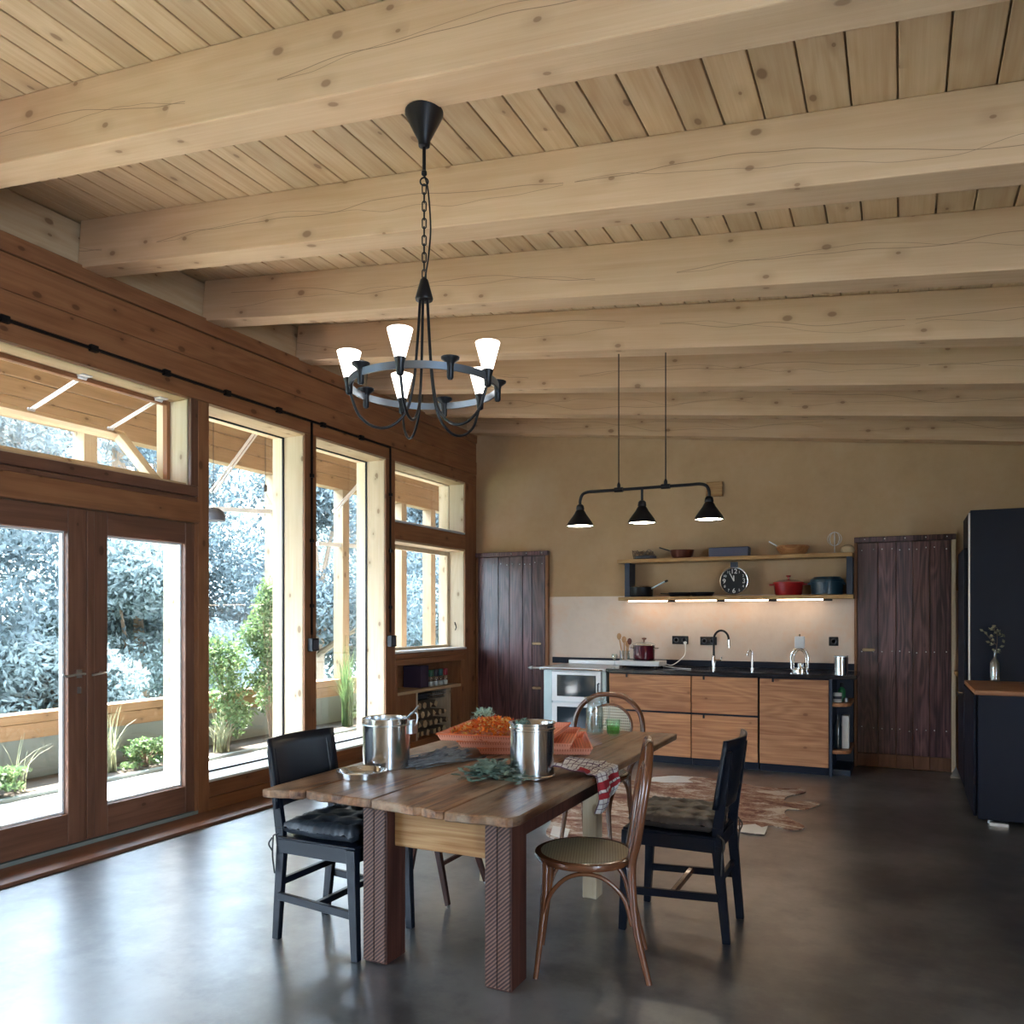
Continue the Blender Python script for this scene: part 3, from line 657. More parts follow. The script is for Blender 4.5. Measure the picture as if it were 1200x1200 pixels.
MB().box(x1-.02, x1-.004, 7.83, 8.03, .14, .635).build('front_panel', M['larch_z'], nc, bev=.002)
MB().box(x0+.02, x1-.02, 7.815, 7.83, .14, .635).build('divider', M['pale_z'], nc, bev=.002)
# logs
g = random.Random(5); k = 0
for row in range(4):
    for c in range(6 if row < 3 else 4):
        y = 7.175+c*.112+(.03 if row % 2 else 0)+g.uniform(-.008, .008); z = .141+.047+row*.098
        if y > 7.775: continue
        r = g.uniform(.033, .049); n = g.choice((3, 4, 5, 6)); ph = g.random()*6
        poly = [(y+r*math.cos(ph+6.283*i/n)*g.uniform(.85, 1.0), z+r*math.sin(ph+6.283*i/n)*g.uniform(.85, 1.0)) for i in range(n)]
        x_ = XL-.03-g.uniform(0, .02)
        t = thing('firewood_log', 'split firewood log in the niche, %s row from the bottom, %s from the left' % (('first', 'second', 'third', 'topmost')[row], ('first', 'second', 'third', 'fourth', 'fifth', 'sixth')[c]), 'log', (x_-.12, y, z-.045), 'firewood in the niche')
        MB().prism(poly, XO+.03, x_, 'x').build('bark', M['bark'], t)
        MB().prism([((a-y)*.93+y, (b-z)*.93+z) for a, b in poly], x_, x_+.003, 'x').build('cut_end', M['cutwood'], t)
# wire baskets above the wood
for i, (y, lab) in enumerate(((7.29, 'dark wire basket under the niche shelf, left one'), (7.62, 'dark wire basket with a light rim under the niche shelf, right one'))):
    t = thing('wire_basket', lab, 'basket', (XL-.12, y, .54)); q = MB()
    for zz, s_ in ((.545, .9), (.58, .95), (.615, 1)):
        hx, hy = .11*s_, .15*s_; q.tube([(XL-.15-hx, y-hy, zz), (XL-.15+hx, y-hy, zz), (XL-.15+hx, y+hy, zz), (XL-.15-hx, y+hy, zz)], .003, 5, closed=True)
    for j in range(9):
        yy = y-.13+j*.0325
        q.tube([(XL-.15+.11, yy, .615), (XL-.15+.1, yy, .545), (XL-.15-.1, yy, .545), (XL-.15-.11, yy, .615)], .002, 4)
    q.build('wires', M['iron'] if i == 0 else M['steelb'], t)
    MB().box(XL-.24, XL-.06, y-.12, y+.12, .55, .60).build('contents', M['slate'] if i == 0 else M['bark'], t, bev=.01)
jars = [('green-lidded spice jar, leftmost of the four in the niche', (.03, .10, .06)), ('dark-lidded spice jar with white label, second from left in the niche', (.03, .03, .05)), ('blue-green-lidded spice jar, third from left in the niche', (.03, .12, .12)), ('red-lidded spice jar, rightmost of the four in the niche', (.30, .02, .03))]
for i, (lab, c) in enumerate(jars):
    y = 7.52+i*.10; x_ = XL-.09; z = .666
    t = thing('spice_jar', lab, 'jar', (x_, y, z), 'spice jars in the niche')
    MB().lathe([(.030, 0), (.034, .005), (.034, .095), (.026, .11)], (x_, y, z), 16).build('jar_glass', M['bottle'], t, smooth=40)
    MB().lathe([(.028, .003), (.030, .005), (.030, .05), (.0, .05)], (x_, y, z), 14).build('contents', M['white'], t, smooth=40)
    MB().lathe([(.032, .108), (.034, .112), (.034, .175), (.030, .18), (0, .18)], (x_, y, z), 16).build('lid', plain('jar_lid_%d' % i, c, .4), t, smooth=40)
q = MB(); q.box(XL-.30, XL-.08, 7.30, 7.46, .666, .90); top(q.build('storage_box', plain('dark_plum_box', (.05, .03, .06), .6), bev=.006), 'dark plum storage box beside the jars in the niche', 'box')

# ------------------------------------------------------------------ plank doors in the back wall
def plank_door(name, x0, x1, us, ztop, nails_rows, pale_right, knob):
    d = thing(name, loc=((x0+x1)/2, YB, 0), kind='structure'); yf = YB-.045
    MB().box(x0-.012, x1+.012, yf-.02, YB+.02, ztop, ztop+.05).build('top_batten', M['darkdoor'], d, bev=.003)
    MB().box(x0-.012, x0+.012, yf-.004, YB+.02, 0, ztop).build('jamb', M['larch_z'], d, bev=.002)
    MB().box(x1-.022, x1+.012, yf-.004, YB+.02, 0, ztop).build('jamb', M['pale_z' if pale_right else 'larch_z'], d, bev=.002)
    xs = [x0+.014]+[onY(u, 700, yf).x for u in us]+[x1-.025]
    for a, b in zip(xs[:-1], xs[1:]):
        MB().box(a+.0015, b-.0015, yf+rnd.uniform(-.002, .002), YB-.012, .135, ztop-.004).build('plank', M['darkdoor'], d, bev=.003)
        MB().box(a+.001, b-.001, yf-.006, YB-.012, .012, .133).build('bottom_strip', M['doorwood_z'], d, bev=.002)  # lighter reddish strip across the bottom of each plank
    q = MB()
    for z in nails_rows:
        for a, b in zip(xs[:-1], xs[1:]):
            for s in (.22, .78):
                xx = a+(b-a)*s; q.lathe([(.0, -.005), (.0055, -.003), (.006, 0)], (xx, yf-.001, z+rnd.uniform(-.012, .012)), 8, Matrix.Rotation(R(-90), 4, 'X'))
    for i in range(5): q.lathe([(.0, -.005), (.0055, -.003), (.006, 0)], (x0+.08+(x1-x0-.14)*i/4, yf-.021, ztop+.028), 8, Matrix.Rotation(R(-90), 4, 'X'))
    q.build('nail_heads', M['alu'], d)
    for (kx, kz) in knob:
        MB().tube([(kx-.05, yf-.03, kz), (kx-.045, yf-.035, kz), (kx+.04, yf-.035, kz), (kx+.05, yf-.03, kz)], [.011, .016, .015, .010], 10).box(kx-.012, kx+.012, yf-.03, yf, kz-.01, kz+.01).build('latch_handle', M['pale_y'], d, smooth=40)
    return d
plank_door('door_2', -4.47, -3.576, (584, 597, 612.5, 623.5), 2.115, (2.03,), False, ((onY(629, 762, 8.32).x, 1.12), (onY(629, 816, 8.32).x, .62)))
plank_door('door_3', -.383, .443, (1029, 1050, 1070, 1089.5), 2.125, (2.05, 1.10, .37), True, ((onY(1018, 763, 8.32).x, 1.11),))
# small wooden wall block behind the lamp
q = MB(); q.box(-1.80, -1.635, YB-.04, YB, 2.655, 2.805)
top(q.build('wall_block', M['pinex'], bev=.004), 'square wooden block on the clay wall behind the right kitchen lamp', 'block')
t = thing('door_stop', 'small grey metal door stop on the floor at the foot of the right plank door', 'door stop', (.44, 8.20, 0))
MB().prism([(.40, .0), (.49, .0), (.445, .09)], 8.17, 8.19, 'y').build('wedge', M['steelb'], t, bev=.004); MB().box(.40, .49, 8.1, 8.17, .0, .012).build('foot', M['steelb'], t)

# ------------------------------------------------------------------ kitchen run
YFc = 7.7
def cabinet(name, lab, x0, x1, fronts, hx):
    t = thing('base_cabinet', lab, 'cabinet', ((x0+x1)/2, 8.0, 0), 'wood fronted base cabinets')
    MB().box(x0, x1, YFc+.022, YB-.01, .07, .866).build('carcass', M['blackcab'], t)
    MB().box(x0, x1, YFc+.05, YFc+.06, 0, .07).build('plinth', M['blackcab'], t)
    for i, (z0, z1) in enumerate(fronts):
        f = MB().box(x0+.003, x1-.003, YFc, YFc+.02, z0, z1).build('drawer_front' if len(fronts) > 1 else 'door', M['oldfront'], t, bev=.002)
        MB().box(hx, hx+.018, YFc-.006, YFc, z1-.03, z1+.003).build('pull_tab', M['iron'], f)
    return t
cabinet('', 'reclaimed wood drawer cabinet beside the stove', -2.625, -1.803, ((.075, .488), (.507, .855)), -2.45)
cabinet('', 'middle wood drawer cabinet under the tall tap', -1.800, -1.183, ((.075, .488), (.507, .855)), -1.69)
cabinet('', 'wood cabinet with one full-height door below the steel canister', -1.172, -.572, ((.075, .855),), -1.06)
e = thing('end_shelf', 'open dark blue end shelf with rounded wooden boards beside the plank door', 'shelf', (-.46, 8.0, 0))
bl = plain('dark_blue_panel', (.014, .025, .05), .45)
MB().box(-.569, -.545, YFc-.005, YB-.01, 0, .866).build('side_panel', bl, e); MB().box(-.545, -.40, YB-.10, YB-.01, 0, .866).build('back_panel', bl, e)
MB().box(-.545, -.40, YFc+.1, YB-.1, 0, .05).build('plinth', bl, e)
for z in (.20, .62):
    pts = [(-.545, YB-.1), (-.545, YFc+.02)]+[(-.545+.02+.13*math.sin(a), YFc+.15-.13*math.cos(a)) for a in [R(k) for k in range(0, 91, 15)]]+[(-.395, YB-.1)]
    MB().prism(pts, z, z+.032).build('board', M['oldfront'], e, bev=.004)
def lathe_thing(name, lab, cat, x, y, z, parts, group=None):
    t = thing(name, lab, cat, (x, y, z), group)
    for nm, prof, mat in parts: MB().lathe(prof, (x, y, z), 40).build(nm, mat, t, smooth=40)
    return t
G_ = plain('green_plastic', (.03, .22, .08), .4); 
lathe_thing('spray_bottle', 'green bottle on the upper board of the end shelf', 'bottle', -.48, 7.93, .653, [('body', [(.03, 0), (.033, .01), (.033, .10), (.012, .13)], G_), ('cap', [(.014, .13), (.014, .17), (0, .17)], M['iron'])])
lathe_thing('mug', 'white mug with dark print on the upper board of the end shelf', 'mug', -.51, 7.83, .653, [('body', [(.034, 0), (.036, .004), (.036, .085), (.032, .085), (.032, .01), (0, .01)], M['white']), ('print', [(.0364, .03), (.0364, .055)], M['slate'])])
lathe_thing('round_tin', 'small round tin on the front of the upper end shelf board', 'tin', -.445, 7.90, .653, [('body', [(.022, 0), (.022, .035), (0, .035)], M['steelb'])])
lathe_thing('dark_bottle', 'tall dark bottle on the lower board of the end shelf', 'bottle', -.51, 7.86, .233, [('body', [(.036, 0), (.038, .01), (.038, .20), (.015, .26), (.015, .30), (0, .30)], M['dark_glass'])])
q = MB(); q.box(-.475, -.415, 7.86, 7.99, .233, .53); top(q.build('carton', M['white'], bev=.004), 'tall white carton on the lower board of the end shelf', 'carton')
q = MB(); q.box(-2.65, -.345, YFc-.03, YB-.008, .868, .905); 
wt = top(q.build('worktop', plain('polished_black_stone', (.012, .014, .02), .12, 0, .7), bev=.004), 'long polished black stone worktop along the clay wall', 'worktop')
q = MB(); q.box(-3.52, -.345, YB-.03, YB-.008, .907, .972); top(q.build('upstand', M['blackcab'], bev=.003), 'black upstand strip along the back of the worktop', 'upstand')
# ------------------------------------------------------------------ steel range
st = thing('range_cooker', 'white and steel wood-fired range with two glass doors beside the plank door', 'cooker', (-3.0, 8.0, 0)); ys = 7.70
MB().box(-3.335, -2.655, ys+.03, YB-.04, .06, .872).build('body', M['steelb'], st)
MB().box(-3.335, -2.655, ys+.06, YB-.1, 0, .06).build('plinth', M['iron'], st)
MB().box(-3.335, -3.245, ys+.005, ys+.03, .08, .868).build('side_panel', plain('pale_steel_panel', (.42, .50, .50), .3, .5), st, bev=.002)
MB().box(-2.70, -2.657, ys+.005, ys+.03, .08, .868).build('side_panel', bpy.data.materials['pale_steel_panel'], st, bev=.002)
MB().box(-3.37, -2.65, ys-.035, YB-.04, .874, .905).build('hob_top', M['steelb'], st, bev=.008)
MB().box(-3.30, -2.72, YB-.09, YB-.035, .907, .95).build('back_rail', M['alu'], st, bev=.004)
for nm, v0, v1 in (('oven_door', 787, 822), ('oven_door', 824.5, 866)):
    a = onY(646, v0, ys); b = onY(704, v1, ys); zt = onY(675, v0, ys).z; zb = max(.10, onY(675, v1, ys).z)
    x0, x1 = -3.24, -2.705
    f = MB().box(x0, x1, ys-.012, ys+.028, zb, zt).build(nm, M['alu'], st, bev=.004)
    MB().box(x0+.06, x1-.055, ys-.018, ys-.011, zb+.05, zt-.035).build('glass', M['dark_glass'], f, bev=.002)
    MB().tube([(x1-.022, ys-.012, zb+.08), (x1-.022, ys-.045, zb+.08), (x1-.022, ys-.045, zb+.19), (x1-.022, ys-.012, zb+.19)], .008, 8).build('handle', M['iron'], f)
q = MB(); q.tube([(-3.34, ys-.03, .885), (-3.34, ys-.06, .885), (-2.68, ys-.06, .885), (-2.68, ys-.03, .885)], .009, 8); q.build('towel_rail', M['chrome'], st, smooth=40)
q = MB(); q.tube([(-3.372, ys+.02, .89), (-3.52, ys+.02, .89)], .008, 8); q.tube([(-3.47, ys+.02, .89), (-3.50, ys+.02, .89)], .018, 10); q.build('side_rail', M['steelb'], st, smooth=40)
# ------------------------------------------------------------------ taps etc. on the worktop
zw = .905
def AY(u, v, y): return onY(u, v, y)
# hot plate, pot, utensil jar
hp = thing('hot_plate', 'white portable hot plate under the maroon pot', 'hot plate', (-2.40, 8.02, zw))
MB().box(-2.60, -2.16, 7.88, 8.16, zw+.022, zw+.07).build('housing', M['white'], hp, bev=.006)
for a, b in ((-2.56, 7.9), (-2.2, 7.9), (-2.56, 8.14), (-2.2, 8.14)): MB().box(a-.015, a+.015, b-.012, b+.012, zw, zw+.022).build('foot', M['iron'], hp)
MB().lathe([(.11, zw+.07), (.11, zw+.078), (0, zw+.078)], (-2.36, 8.03, 0), 28).build('plate', M['iron'], hp, smooth=40)
q = MB(); q.tube(smooth_path([(-2.16, 8.08, zw+.04), (-2.08, 8.1, zw+.03), (-1.99, 8.2, zw+.12), (-2.0, 8.3, zw+.22), (-2.02, 8.36, zw+.245)], 8), .005, 6); q.tube(smooth_path([(-2.16, 8.0, zw+.02), (-2.0, 7.98, zw+.006), (-1.85, 7.9, zw+.006)], 6), .004, 6); q.tube([(-2.02, 8.385, zw+.245), (-2.02, 8.355, zw+.245)], .016, 10)
q.build('cord', M['white'], hp, smooth=40)
zp = zw+.079
pot = lathe_thing('cooking_pot', 'maroon lidded pot on the white hot plate', 'pot', -2.36, 8.03, zp, [('body', [(.095, 0), (.108, .012), (.11, .145), (.113, .15)], M['maroon']), ('lid', [(.115, .151), (.113, .158), (.07, .176), (0, .183)], M['bottle']), ('rim', [(.114, .148), (.117, .151), (.114, .155)], M['chrome']), ('knob', [(.008, .18), (.008, .20), (.024, .21), (.024, .222), (0, .228)], M['copper'])])
for s in (-1, 1): MB().tube(smooth_path([(-2.36+s*.108, 8.0, zp+.115), (-2.36+s*.145, 8.01, zp+.12), (-2.36+s*.145, 8.05, zp+.12), (-2.36+s*.108, 8.06, zp+.115)], 5), .006, 8).build('side_handle', M['chrome'], pot, smooth=40)
uj = lathe_thing('utensil_jar', 'clear glass jar holding wooden spoons left of the maroon pot', 'jar', -2.62, 8.20, zw, [('glass_wall', [(.05, 0), (.055, .01), (.055, .15), (.06, .16), (.056, .16), (.05, .15), (.05, .01), (0, .01)], M['bottle'])])
for i, (dx, dy, h, nm) in enumerate(((-.045, .0, .335, 'whisk-like wooden spurtle leaning left in the glass jar'), (-.01, .02, .30, 'wooden spoon standing in the middle of the glass jar'), (.04, -.01, .28, 'broad wooden spoon leaning right in the glass jar'), (.015, .03, .25, 'short wooden spatula at the back of the glass jar'))):
    b = Vector((-2.62+dx*.2, 8.20+dy*.3, zw+.012)); e_ = Vector((-2.62+dx*1.5, 8.20+dy, zw+h))
    t = thing('wooden_spoon', nm, 'utensil', b, 'wooden utensils in the glass jar')
    MB().tube([b, b+(e_-b)*.8], .006, 8).build('stick', M['utensil'], t, smooth=40)
    MB().lathe([(0, -.04), (.018, -.025), (.026, 0), (.02, .025), (0, .036)], e_-(e_-b)*.08, 12, sy=.35).build('bowl', M['copper'] if i == 2 else M['utensil'], t, smooth=50)
lathe_thing('small_glass', 'small clear glass beside the utensil jar on the worktop', 'glass', -2.74, 8.22, zw, [('bowl', [(.02, 0), (.005, .01), (.005, .05), (.035, .09), (.03, .12), (.027, .12), (.03, .09), (0, .055)], M['bottle'])])
# tap
def sockets(x, z, n, lab):
    t = thing('wall_socket', lab, 'socket', (x, YB, z), 'black sockets on the splash wall')
    w = .085*n; MB().box(x-w/2, x+w/2, YB-.018, YB-.006, z-.043, z+.043).build('cover', M['iron'], t, bev=.003)
    for i in range(n): MB().lathe([(.027, 0), (.027, .004), (.020, .004), (.018, -.002), (0, -.002)], (x-w/2+.0425+i*.085, YB-.018, z), 20, Matrix.Rotation(R(90), 4, 'X')).build('insert', M['slate'], t, smooth=40)
sockets(onY(797.5, 750, YB).x, onY(797.5, 750, YB).z, 2, 'double black socket behind the maroon pot')
sockets(onY(830.5, 751, YB).x, onY(830.5, 751, YB).z, 2, 'double black socket behind the tall black tap')
sockets(onY(977, 751.5, YB).x, onY(977, 751.5, YB).z, 1, 'single black socket above the steel canister')
tp = thing('kitchen_tap', 'tall arched tap with black neck and chrome base', 'tap', (-1.62, 8.16, zw)); x = onY(836.5, 780, 8.16).x; tp.location.x = x; WL[tp.name] = Vector((x, 8.16, zw))
MB().lathe([(.026, 0), (.026, .006), (.021, .01), (.020, .12), (.016, .13), (0, .13)], (x, 8.16, zw), 20).build('base', M['chrome'], tp, smooth=40)
arc = [(x, 8.16, zw+.12), (x, 8.16, zw+.29)]+[(x+.075-.075*math.cos(R(a)), 8.16-.02*(a/180), zw+.29+.09*math.sin(R(a))) for a in range(15, 181, 15)]
MB().tube(arc, .011, 12).build('neck', M['iron'], tp, smooth=40)
MB().tube([(x+.15, 8.14, zw+.29), (x+.155, 8.14, zw+.21)], .014, 12).build('spray_head', M['chrome'], tp, smooth=40)
MB().tube([(x+.02, 8.16, zw+.09), (x+.07, 8.15, zw+.085), (x+.078, 8.15, zw+.12)], .007, 8).build('lever', M['chrome'], tp, smooth=40)
x = onY(881.5, 780, 8.16).x
t = thing('filter_tap', 'small chrome spout tap right of the tall tap', 'tap', (x, 8.16, zw))
MB().lathe([(.022, 0), (.022, .006), (.013, .012), (.013, .10), (0, .10)], (x, 8.16, zw), 18).build('base', M['chrome'], t, smooth=40)
MB().tube([(x, 8.16, zw+.1), (x, 8.16, zw+.17), (x-.02, 8.15, zw+.195), (x-.04, 8.14, zw+.17), (x-.045, 8.14, zw+.135)], .009, 10).build('spout', M['chrome'], t, smooth=40)
# arched chrome coffee maker
x = onY(937, 780, 8.14).x
t = thing('lever_press', 'arched chrome lever press with a white top on the worktop', 'press', (x, 8.14, zw))
ap = [(x-.075, 8.14, zw+.02), (x-.078, 8.14, zw+.10)]+[(x-.078*math.cos(R(a)), 8.14, zw+.12+.10*math.sin(R(a))) for a in range(10, 171, 16)]+[(x+.078, 8.14, zw+.10), (x+.075, 8.14, zw+.02)]
MB().tube(ap, .011, 12).build('arch', M['chrome'], t, smooth=40); MB().tube([(p[0]*.72+x*.28, p[1]+.02, p[2]-.02) for p in ap], .007, 10).build('arch', M['chrome'], t, smooth=40)
MB().lathe([(.09, 0), (.09, .014), (.06, .022), (.06, .03), (.03, .034), (.03, .075), (0, .08)], (x+.01, 8.13, zw), 28).build('base', M['chrome'], t, smooth=40)
MB().box(x-.045, x+.045, 8.12, 8.18, zw+.215, zw+.33).build('white_top', M['white'], t, bev=.012); MB().lathe([(.008, .33), (.008, .35), (.0, .352)], (x, 8.15, zw), 10).build('button', M['chrome'], t)
x = onY(985.5, 780, 8.05).x
t = thing('steel_canister', 'polished steel canister with slanted lid at the end of the worktop', 'canister', (x, 8.05, zw))
q = MB(); nseg = 28; q.lathe([(.062, 0), (.062, .17)], (x, 8.05, zw), nseg)
q.v = [(a, b, c if c < zw+.1 else zw+.165+.25*(abs(a-x))-.02) for a, b, c in q.v]; q.build('body', M['steel'], t, smooth=40)
MB().lathe([(.064, .145), (.064, .155), (.0, .16)], (x, 8.05, zw), nseg).build('lid', M['steelb'], t, smooth=40)

# ------------------------------------------------------------------ wall shelf and things on it
sh = thing('wall_shelf', 'two tier live-edge wall shelf on dark steel brackets', 'shelf', (-1.55, 8.2, 1.60))
def live(name, x0, x1, z, seed):
    g = random.Random(seed); n = 40; q = MB(); f = []
    for i in range(n+1):
        xx = x0+(x1-x0)*i/n; f.append((xx, 8.145+.008*math.sin(i*.7+seed)+.006*g.random()))
    q.prism(f+[(x1, YB-.02), (x0, YB-.02)], z, z+.038); return q.build(name, M['shelf'], sh, bev=.006)
zS1 = 1.985; zS0 = 1.592
live('board', -2.69, -.40, zS1, 1); live('board', -2.68, -.39, zS0, 2)
for xx in (-2.615, -.455): MB().box(xx, xx+.055, 8.18, YB-.02, zS0+.038, zS1).build('bracket', bl, sh, bev=.002)
for i in range(4):
    a = -2.58+i*.50; MB().box(a, a+.42, 8.20, 8.235, zS0-.012, zS0-.001).build('light_strip', M['led'], sh); 
    MB().box(a+.42, a+.50, 8.19, 8.24, zS0-.02, zS0-.001).build('light_holder', M['iron'], sh)
zt = zS1+.038; zb = zS0+.038; yS = 8.27
def XU(u, y=yS): return onY(u, 700, y).x
# top board
x = XU(754)
t = thing('dried_wreath', 'dark twiggy dried wreath at the left end of the top shelf', 'wreath', (x, yS, zt)); g = random.Random(2); q = MB()
for k in range(26):
    a = g.random()*6.28; a2 = a+g.uniform(.5, 1.4); r = g.uniform(.07, .12)
    q.tube(smooth_path([(x+r*1.1*math.cos(a), yS+r*.6*math.sin(a), zt+.01), (x+r*1.1*math.cos((a+a2)/2), yS+r*.6*math.sin((a+a2)/2), zt+g.uniform(.05, .10)), (x+r*1.2*math.cos(a2), yS+r*.6*math.sin(a2), zt+g.uniform(.03, .08))], 4), .004, 5)
q.build('twigs', M['bark'], t, kind='stuff')
MB().lathe([(.10, .002), (.12, .01), (.12, .035), (.09, .04), (.0, .025)], (x+.02, yS, zt), 20, sy=.7).build('base', M['slate'], t, smooth=40)
x = XU(799)
t = lathe_thing('frying_pan', 'reddish brown pan with a dark handle on the top shelf', 'pan', x, yS, zt, [('body', [(.085, .0), (.11, .03), (.125, .085), (.12, .085), (.10, .03), (0, .02)], M['copper'])])
MB().bar((x-.10, yS-.02, zt+.075), (x-.22, yS-.07, zt+.115), .022, .012).build('handle', M['iron'], t, bev=.003)
x0, x1 = XU(833), XU(879)
q = MB(); q.box(x0, x1, 8.17, 8.32, zt, zt+.092); top(q.build('grey_box', plain('violet_grey_card', (.085, .085, .13), .6), bev=.004), 'long violet-grey box on the top shelf above the clock', 'box')
x = XU(929)
t = lathe_thing('wooden_bowl', 'turned wooden bowl on the top shelf', 'bowl', x, yS, zt, [('body', [(.10, 0), (.12, .01), (.155, .075), (.15, .09), (.135, .08), (.10, .02), (0, .015)], M['bowl'])])
t = thing('salad_server', 'light wooden server leaning out of the wooden bowl', 'server', (x-.1, yS, zt+.03)); MB().bar((x-.05, yS-.02, zt+.03), (x-.215, yS-.06, zt+.135), .018, .01).build('stick', M['alu'], t, bev=.002); MB().lathe([(0, -.03), (.02, -.01), (.02, .02), (0, .03)], (x-.04, yS-.02, zt+.028), 10, sy=.4).build('bowl', M['utensil'], t)
x = XU(978)
t = thing('wire_ornament', 'white wire whisk-like ornament at the right end of the top shelf', 'ornament', (x, yS, zt)); q = MB()
q.lathe([(.035, 0), (.035, .006), (.006, .01)], (x, yS, zt), 16); q.tube([(x, yS, zt), (x, yS, zt+.21)], .004, 6)
for k in range(4):
    a = math.pi*k/4; q.tube([(x+.062*math.cos(b)*math.cos(a), yS+.062*math.cos(b)*math.sin(a), zt+.14+.065*math.sin(b)) for b in [2*math.pi*i/20 for i in range(20)]], .0022, 5, closed=True)
q.build('wires', M['alu'], t, smooth=40)
x = XU(994)
t = thing('straw_mat_roll', 'small pale woven disc lying at the right end of the top shelf', 'mat', (x, 8.2, zt)); MB().lathe([(.055, 0), (.062, .02), (.055, .05), (.03, .072), (0, .078)], (x, 8.2, zt), 24, sy=.7).build('disc', M['cutwood'], t, smooth=40)
# lower board
x = XU(751)
t = lathe_thing('saucepan', 'black saucepan with steel handle at the left end of the lower shelf', 'pan', x, yS, zb, [('body', [(.115, 0), (.128, .015), (.13, .10), (.126, .10), (.122, .02), (0, .01)], M['iron']), ('lid', [(.131, .102), (.125, .112), (0, .125)], M['steel'])])
MB().bar((x+.125, yS-.03, zb+.085), (x+.285, yS-.09, zb+.155), .02, .014).build('handle', M['steelb'], t, bev=.003); MB().bar((x+.285, yS-.09, zb+.155), (x+.31, yS-.10, zb+.165), .024, .018).build('handle_end', M['iron'], t, bev=.003)
for u, lab in ((797, 'flat black griddle pan lying left of the other on the lower shelf'), (823, 'flat black pan lying beside the clock on the lower shelf')):
    x = XU(u); t = lathe_thing('griddle_pan', lab, 'pan', x, yS, zb, [('body', [(.10, 0), (.118, .03), (.122, .042), (.116, .04), (.10, .01), (0, .01)], M['iron'])], 'flat black pans on the lower shelf')
    MB().bar((x-.11, yS-.01, zb+.03), (x-.20, yS-.03, zb+.035), .022, .01).build('handle', M['iron'], t, bev=.002)
# clock
cp = onY(860, 677.5, 8.16); rC = .141; x, z = cp.x, zb+rC+.003
ck = thing('wall_clock', 'round black clock with white numerals standing on the lower shelf', 'clock', (x, 8.17, zb)); RX = Matrix.Rotation(R(90), 4, 'X')
MB().lathe([(rC, -.02), (rC, .012), (rC-.004, .017), (rC-.012, .015), (rC-.012, -.02)], (x, 8.17, z), 48, RX).build('rim', M['steel'], ck, smooth=40)
MB().lathe([(rC-.013, .0), (rC-.013, .005), (0, .005)], (x, 8.17, z), 48, RX).build('dial', M['iron'], ck, smooth=40)
yd = 8.163
MB().box(x-.035, x+.035, 8.16, 8.20, z+rC-.006, z+rC+.05).build('hanger', bl, ck, bev=.004)
wht = plain('dial_white', (.85, .85, .82), .5)
def text_mesh(s, size, cx, cy, cz, mat, name, parent, depth=.0008):
    cu = bpy.data.curves.new(name, 'FONT'); cu.body = s; cu.size = size; cu.extrude = depth; cu.align_x = 'CENTER'; cu.align_y = 'CENTER'
    o = bpy.data.objects.new(name, cu); COL.objects.link(o); dg = bpy.context.evaluated_depsgraph_get(); me = bpy.data.meshes.new_from_object(o.evaluated_get(dg)); bpy.data.objects.remove(o)
    o = bpy.data.objects.new(name, me); COL.objects.link(o); me.transform(Matrix.Translation(Vector((cx, cy, cz))-wl(parent)) @ Matrix.Rotation(R(90), 4, 'X')); me.materials.clear(); me.materials.append(mat); o.parent = parent; return o
for h in range(1, 13):
    a = R(90-h*30); bigd = h % 3 == 0; r_ = (rC-.045) if bigd else (rC-.038)
    text_mesh(str(h), .066 if bigd else .034, x+r_*math.cos(a), yd, z+r_*math.sin(a), wht, 'numeral', ck)
for ang, ln, w in ((R(90+27), .088, .008), (R(90+2), .056, .010)):
    MB().bar((x, yd-.004, z), (x+ln*math.cos(ang), yd-.004, z+ln*math.sin(ang)), w, .002, (0, 1, 0)).build('hand', wht, ck)
# casseroles
x = XU(924)
t = lathe_thing('casserole', 'red enamelled casserole with lid on the lower shelf', 'casserole', x, yS, zb, [('body', [(.115, 0), (.13, .015), (.14, .11), (.143, .115)], M['red_enamel']), ('lid', [(.148, .116), (.147, .128), (.09, .15), (0, .156)], M['red_enamel']), ('knob', [(.008, .155), (.008, .175), (.024, .185), (.022, .195), (0, .198)], M['red_enamel'])])
for s in (-1, 1): MB().box(x+s*.155-.022, x+s*.155+.022, yS-.04, yS+.04, zb+.097, zb+.113).build('handle', M['red_enamel'], t, bev=.006)
x = XU(969)
t = lathe_thing('casserole', 'dark teal cast casserole with flat lid right of the red one', 'casserole', x, yS, zb, [('body', [(.125, 0), (.14, .01), (.147, .11), (.15, .12)], M['blue_enamel']), ('lid', [(.153, .121), (.15, .145), (.125, .165), (.12, .172), (0, .172)], M['blue_enamel'])])
for s in (-1, 1): MB().box(x+s*.15-.02, x+s*.15+.015, yS-.035, yS+.035, zb+.10, zb+.118).build('handle', M['blue_enamel'], t, bev=.005)

# ------------------------------------------------------------------ black cabinets at the right
c = thing('tall_cabinet', 'tall matt black cabinet rising beside the right plank door', 'cabinet', (.8, 7.7, 0))
MB().box(.498, 1.75, 7.30, 8.10, .05, 2.26).build('carcass', M['blackcab'], c, bev=.002)
MB().box(.52, 1.75, 7.33, 8.08, 0, .05).build('plinth', M['blackcab'], c)
MB().box(.458, .494, 7.38, 8.08, .06, 1.97).build('door', M['blackcab'], c, bev=.004); MB().box(.485, .4975, 7.31, 7.34, .06, 2.24).build('edge_strip', M['steelb'], c)
MB().tube([(.458, 7.52, .80), (.42, 7.52, .80), (.42, 7.42, .79)], .008, 8).build('handle', M['chrome'], c, smooth=40)
c = thing('low_cabinet', 'low black cabinet with a thick wooden top in front of the tall one', 'cabinet', (.8, 6.6, 0))
MB().box(.478, 1.75, 6.355, 7.295, .04, .888).build('carcass', M['blackcab'], c, bev=.002)
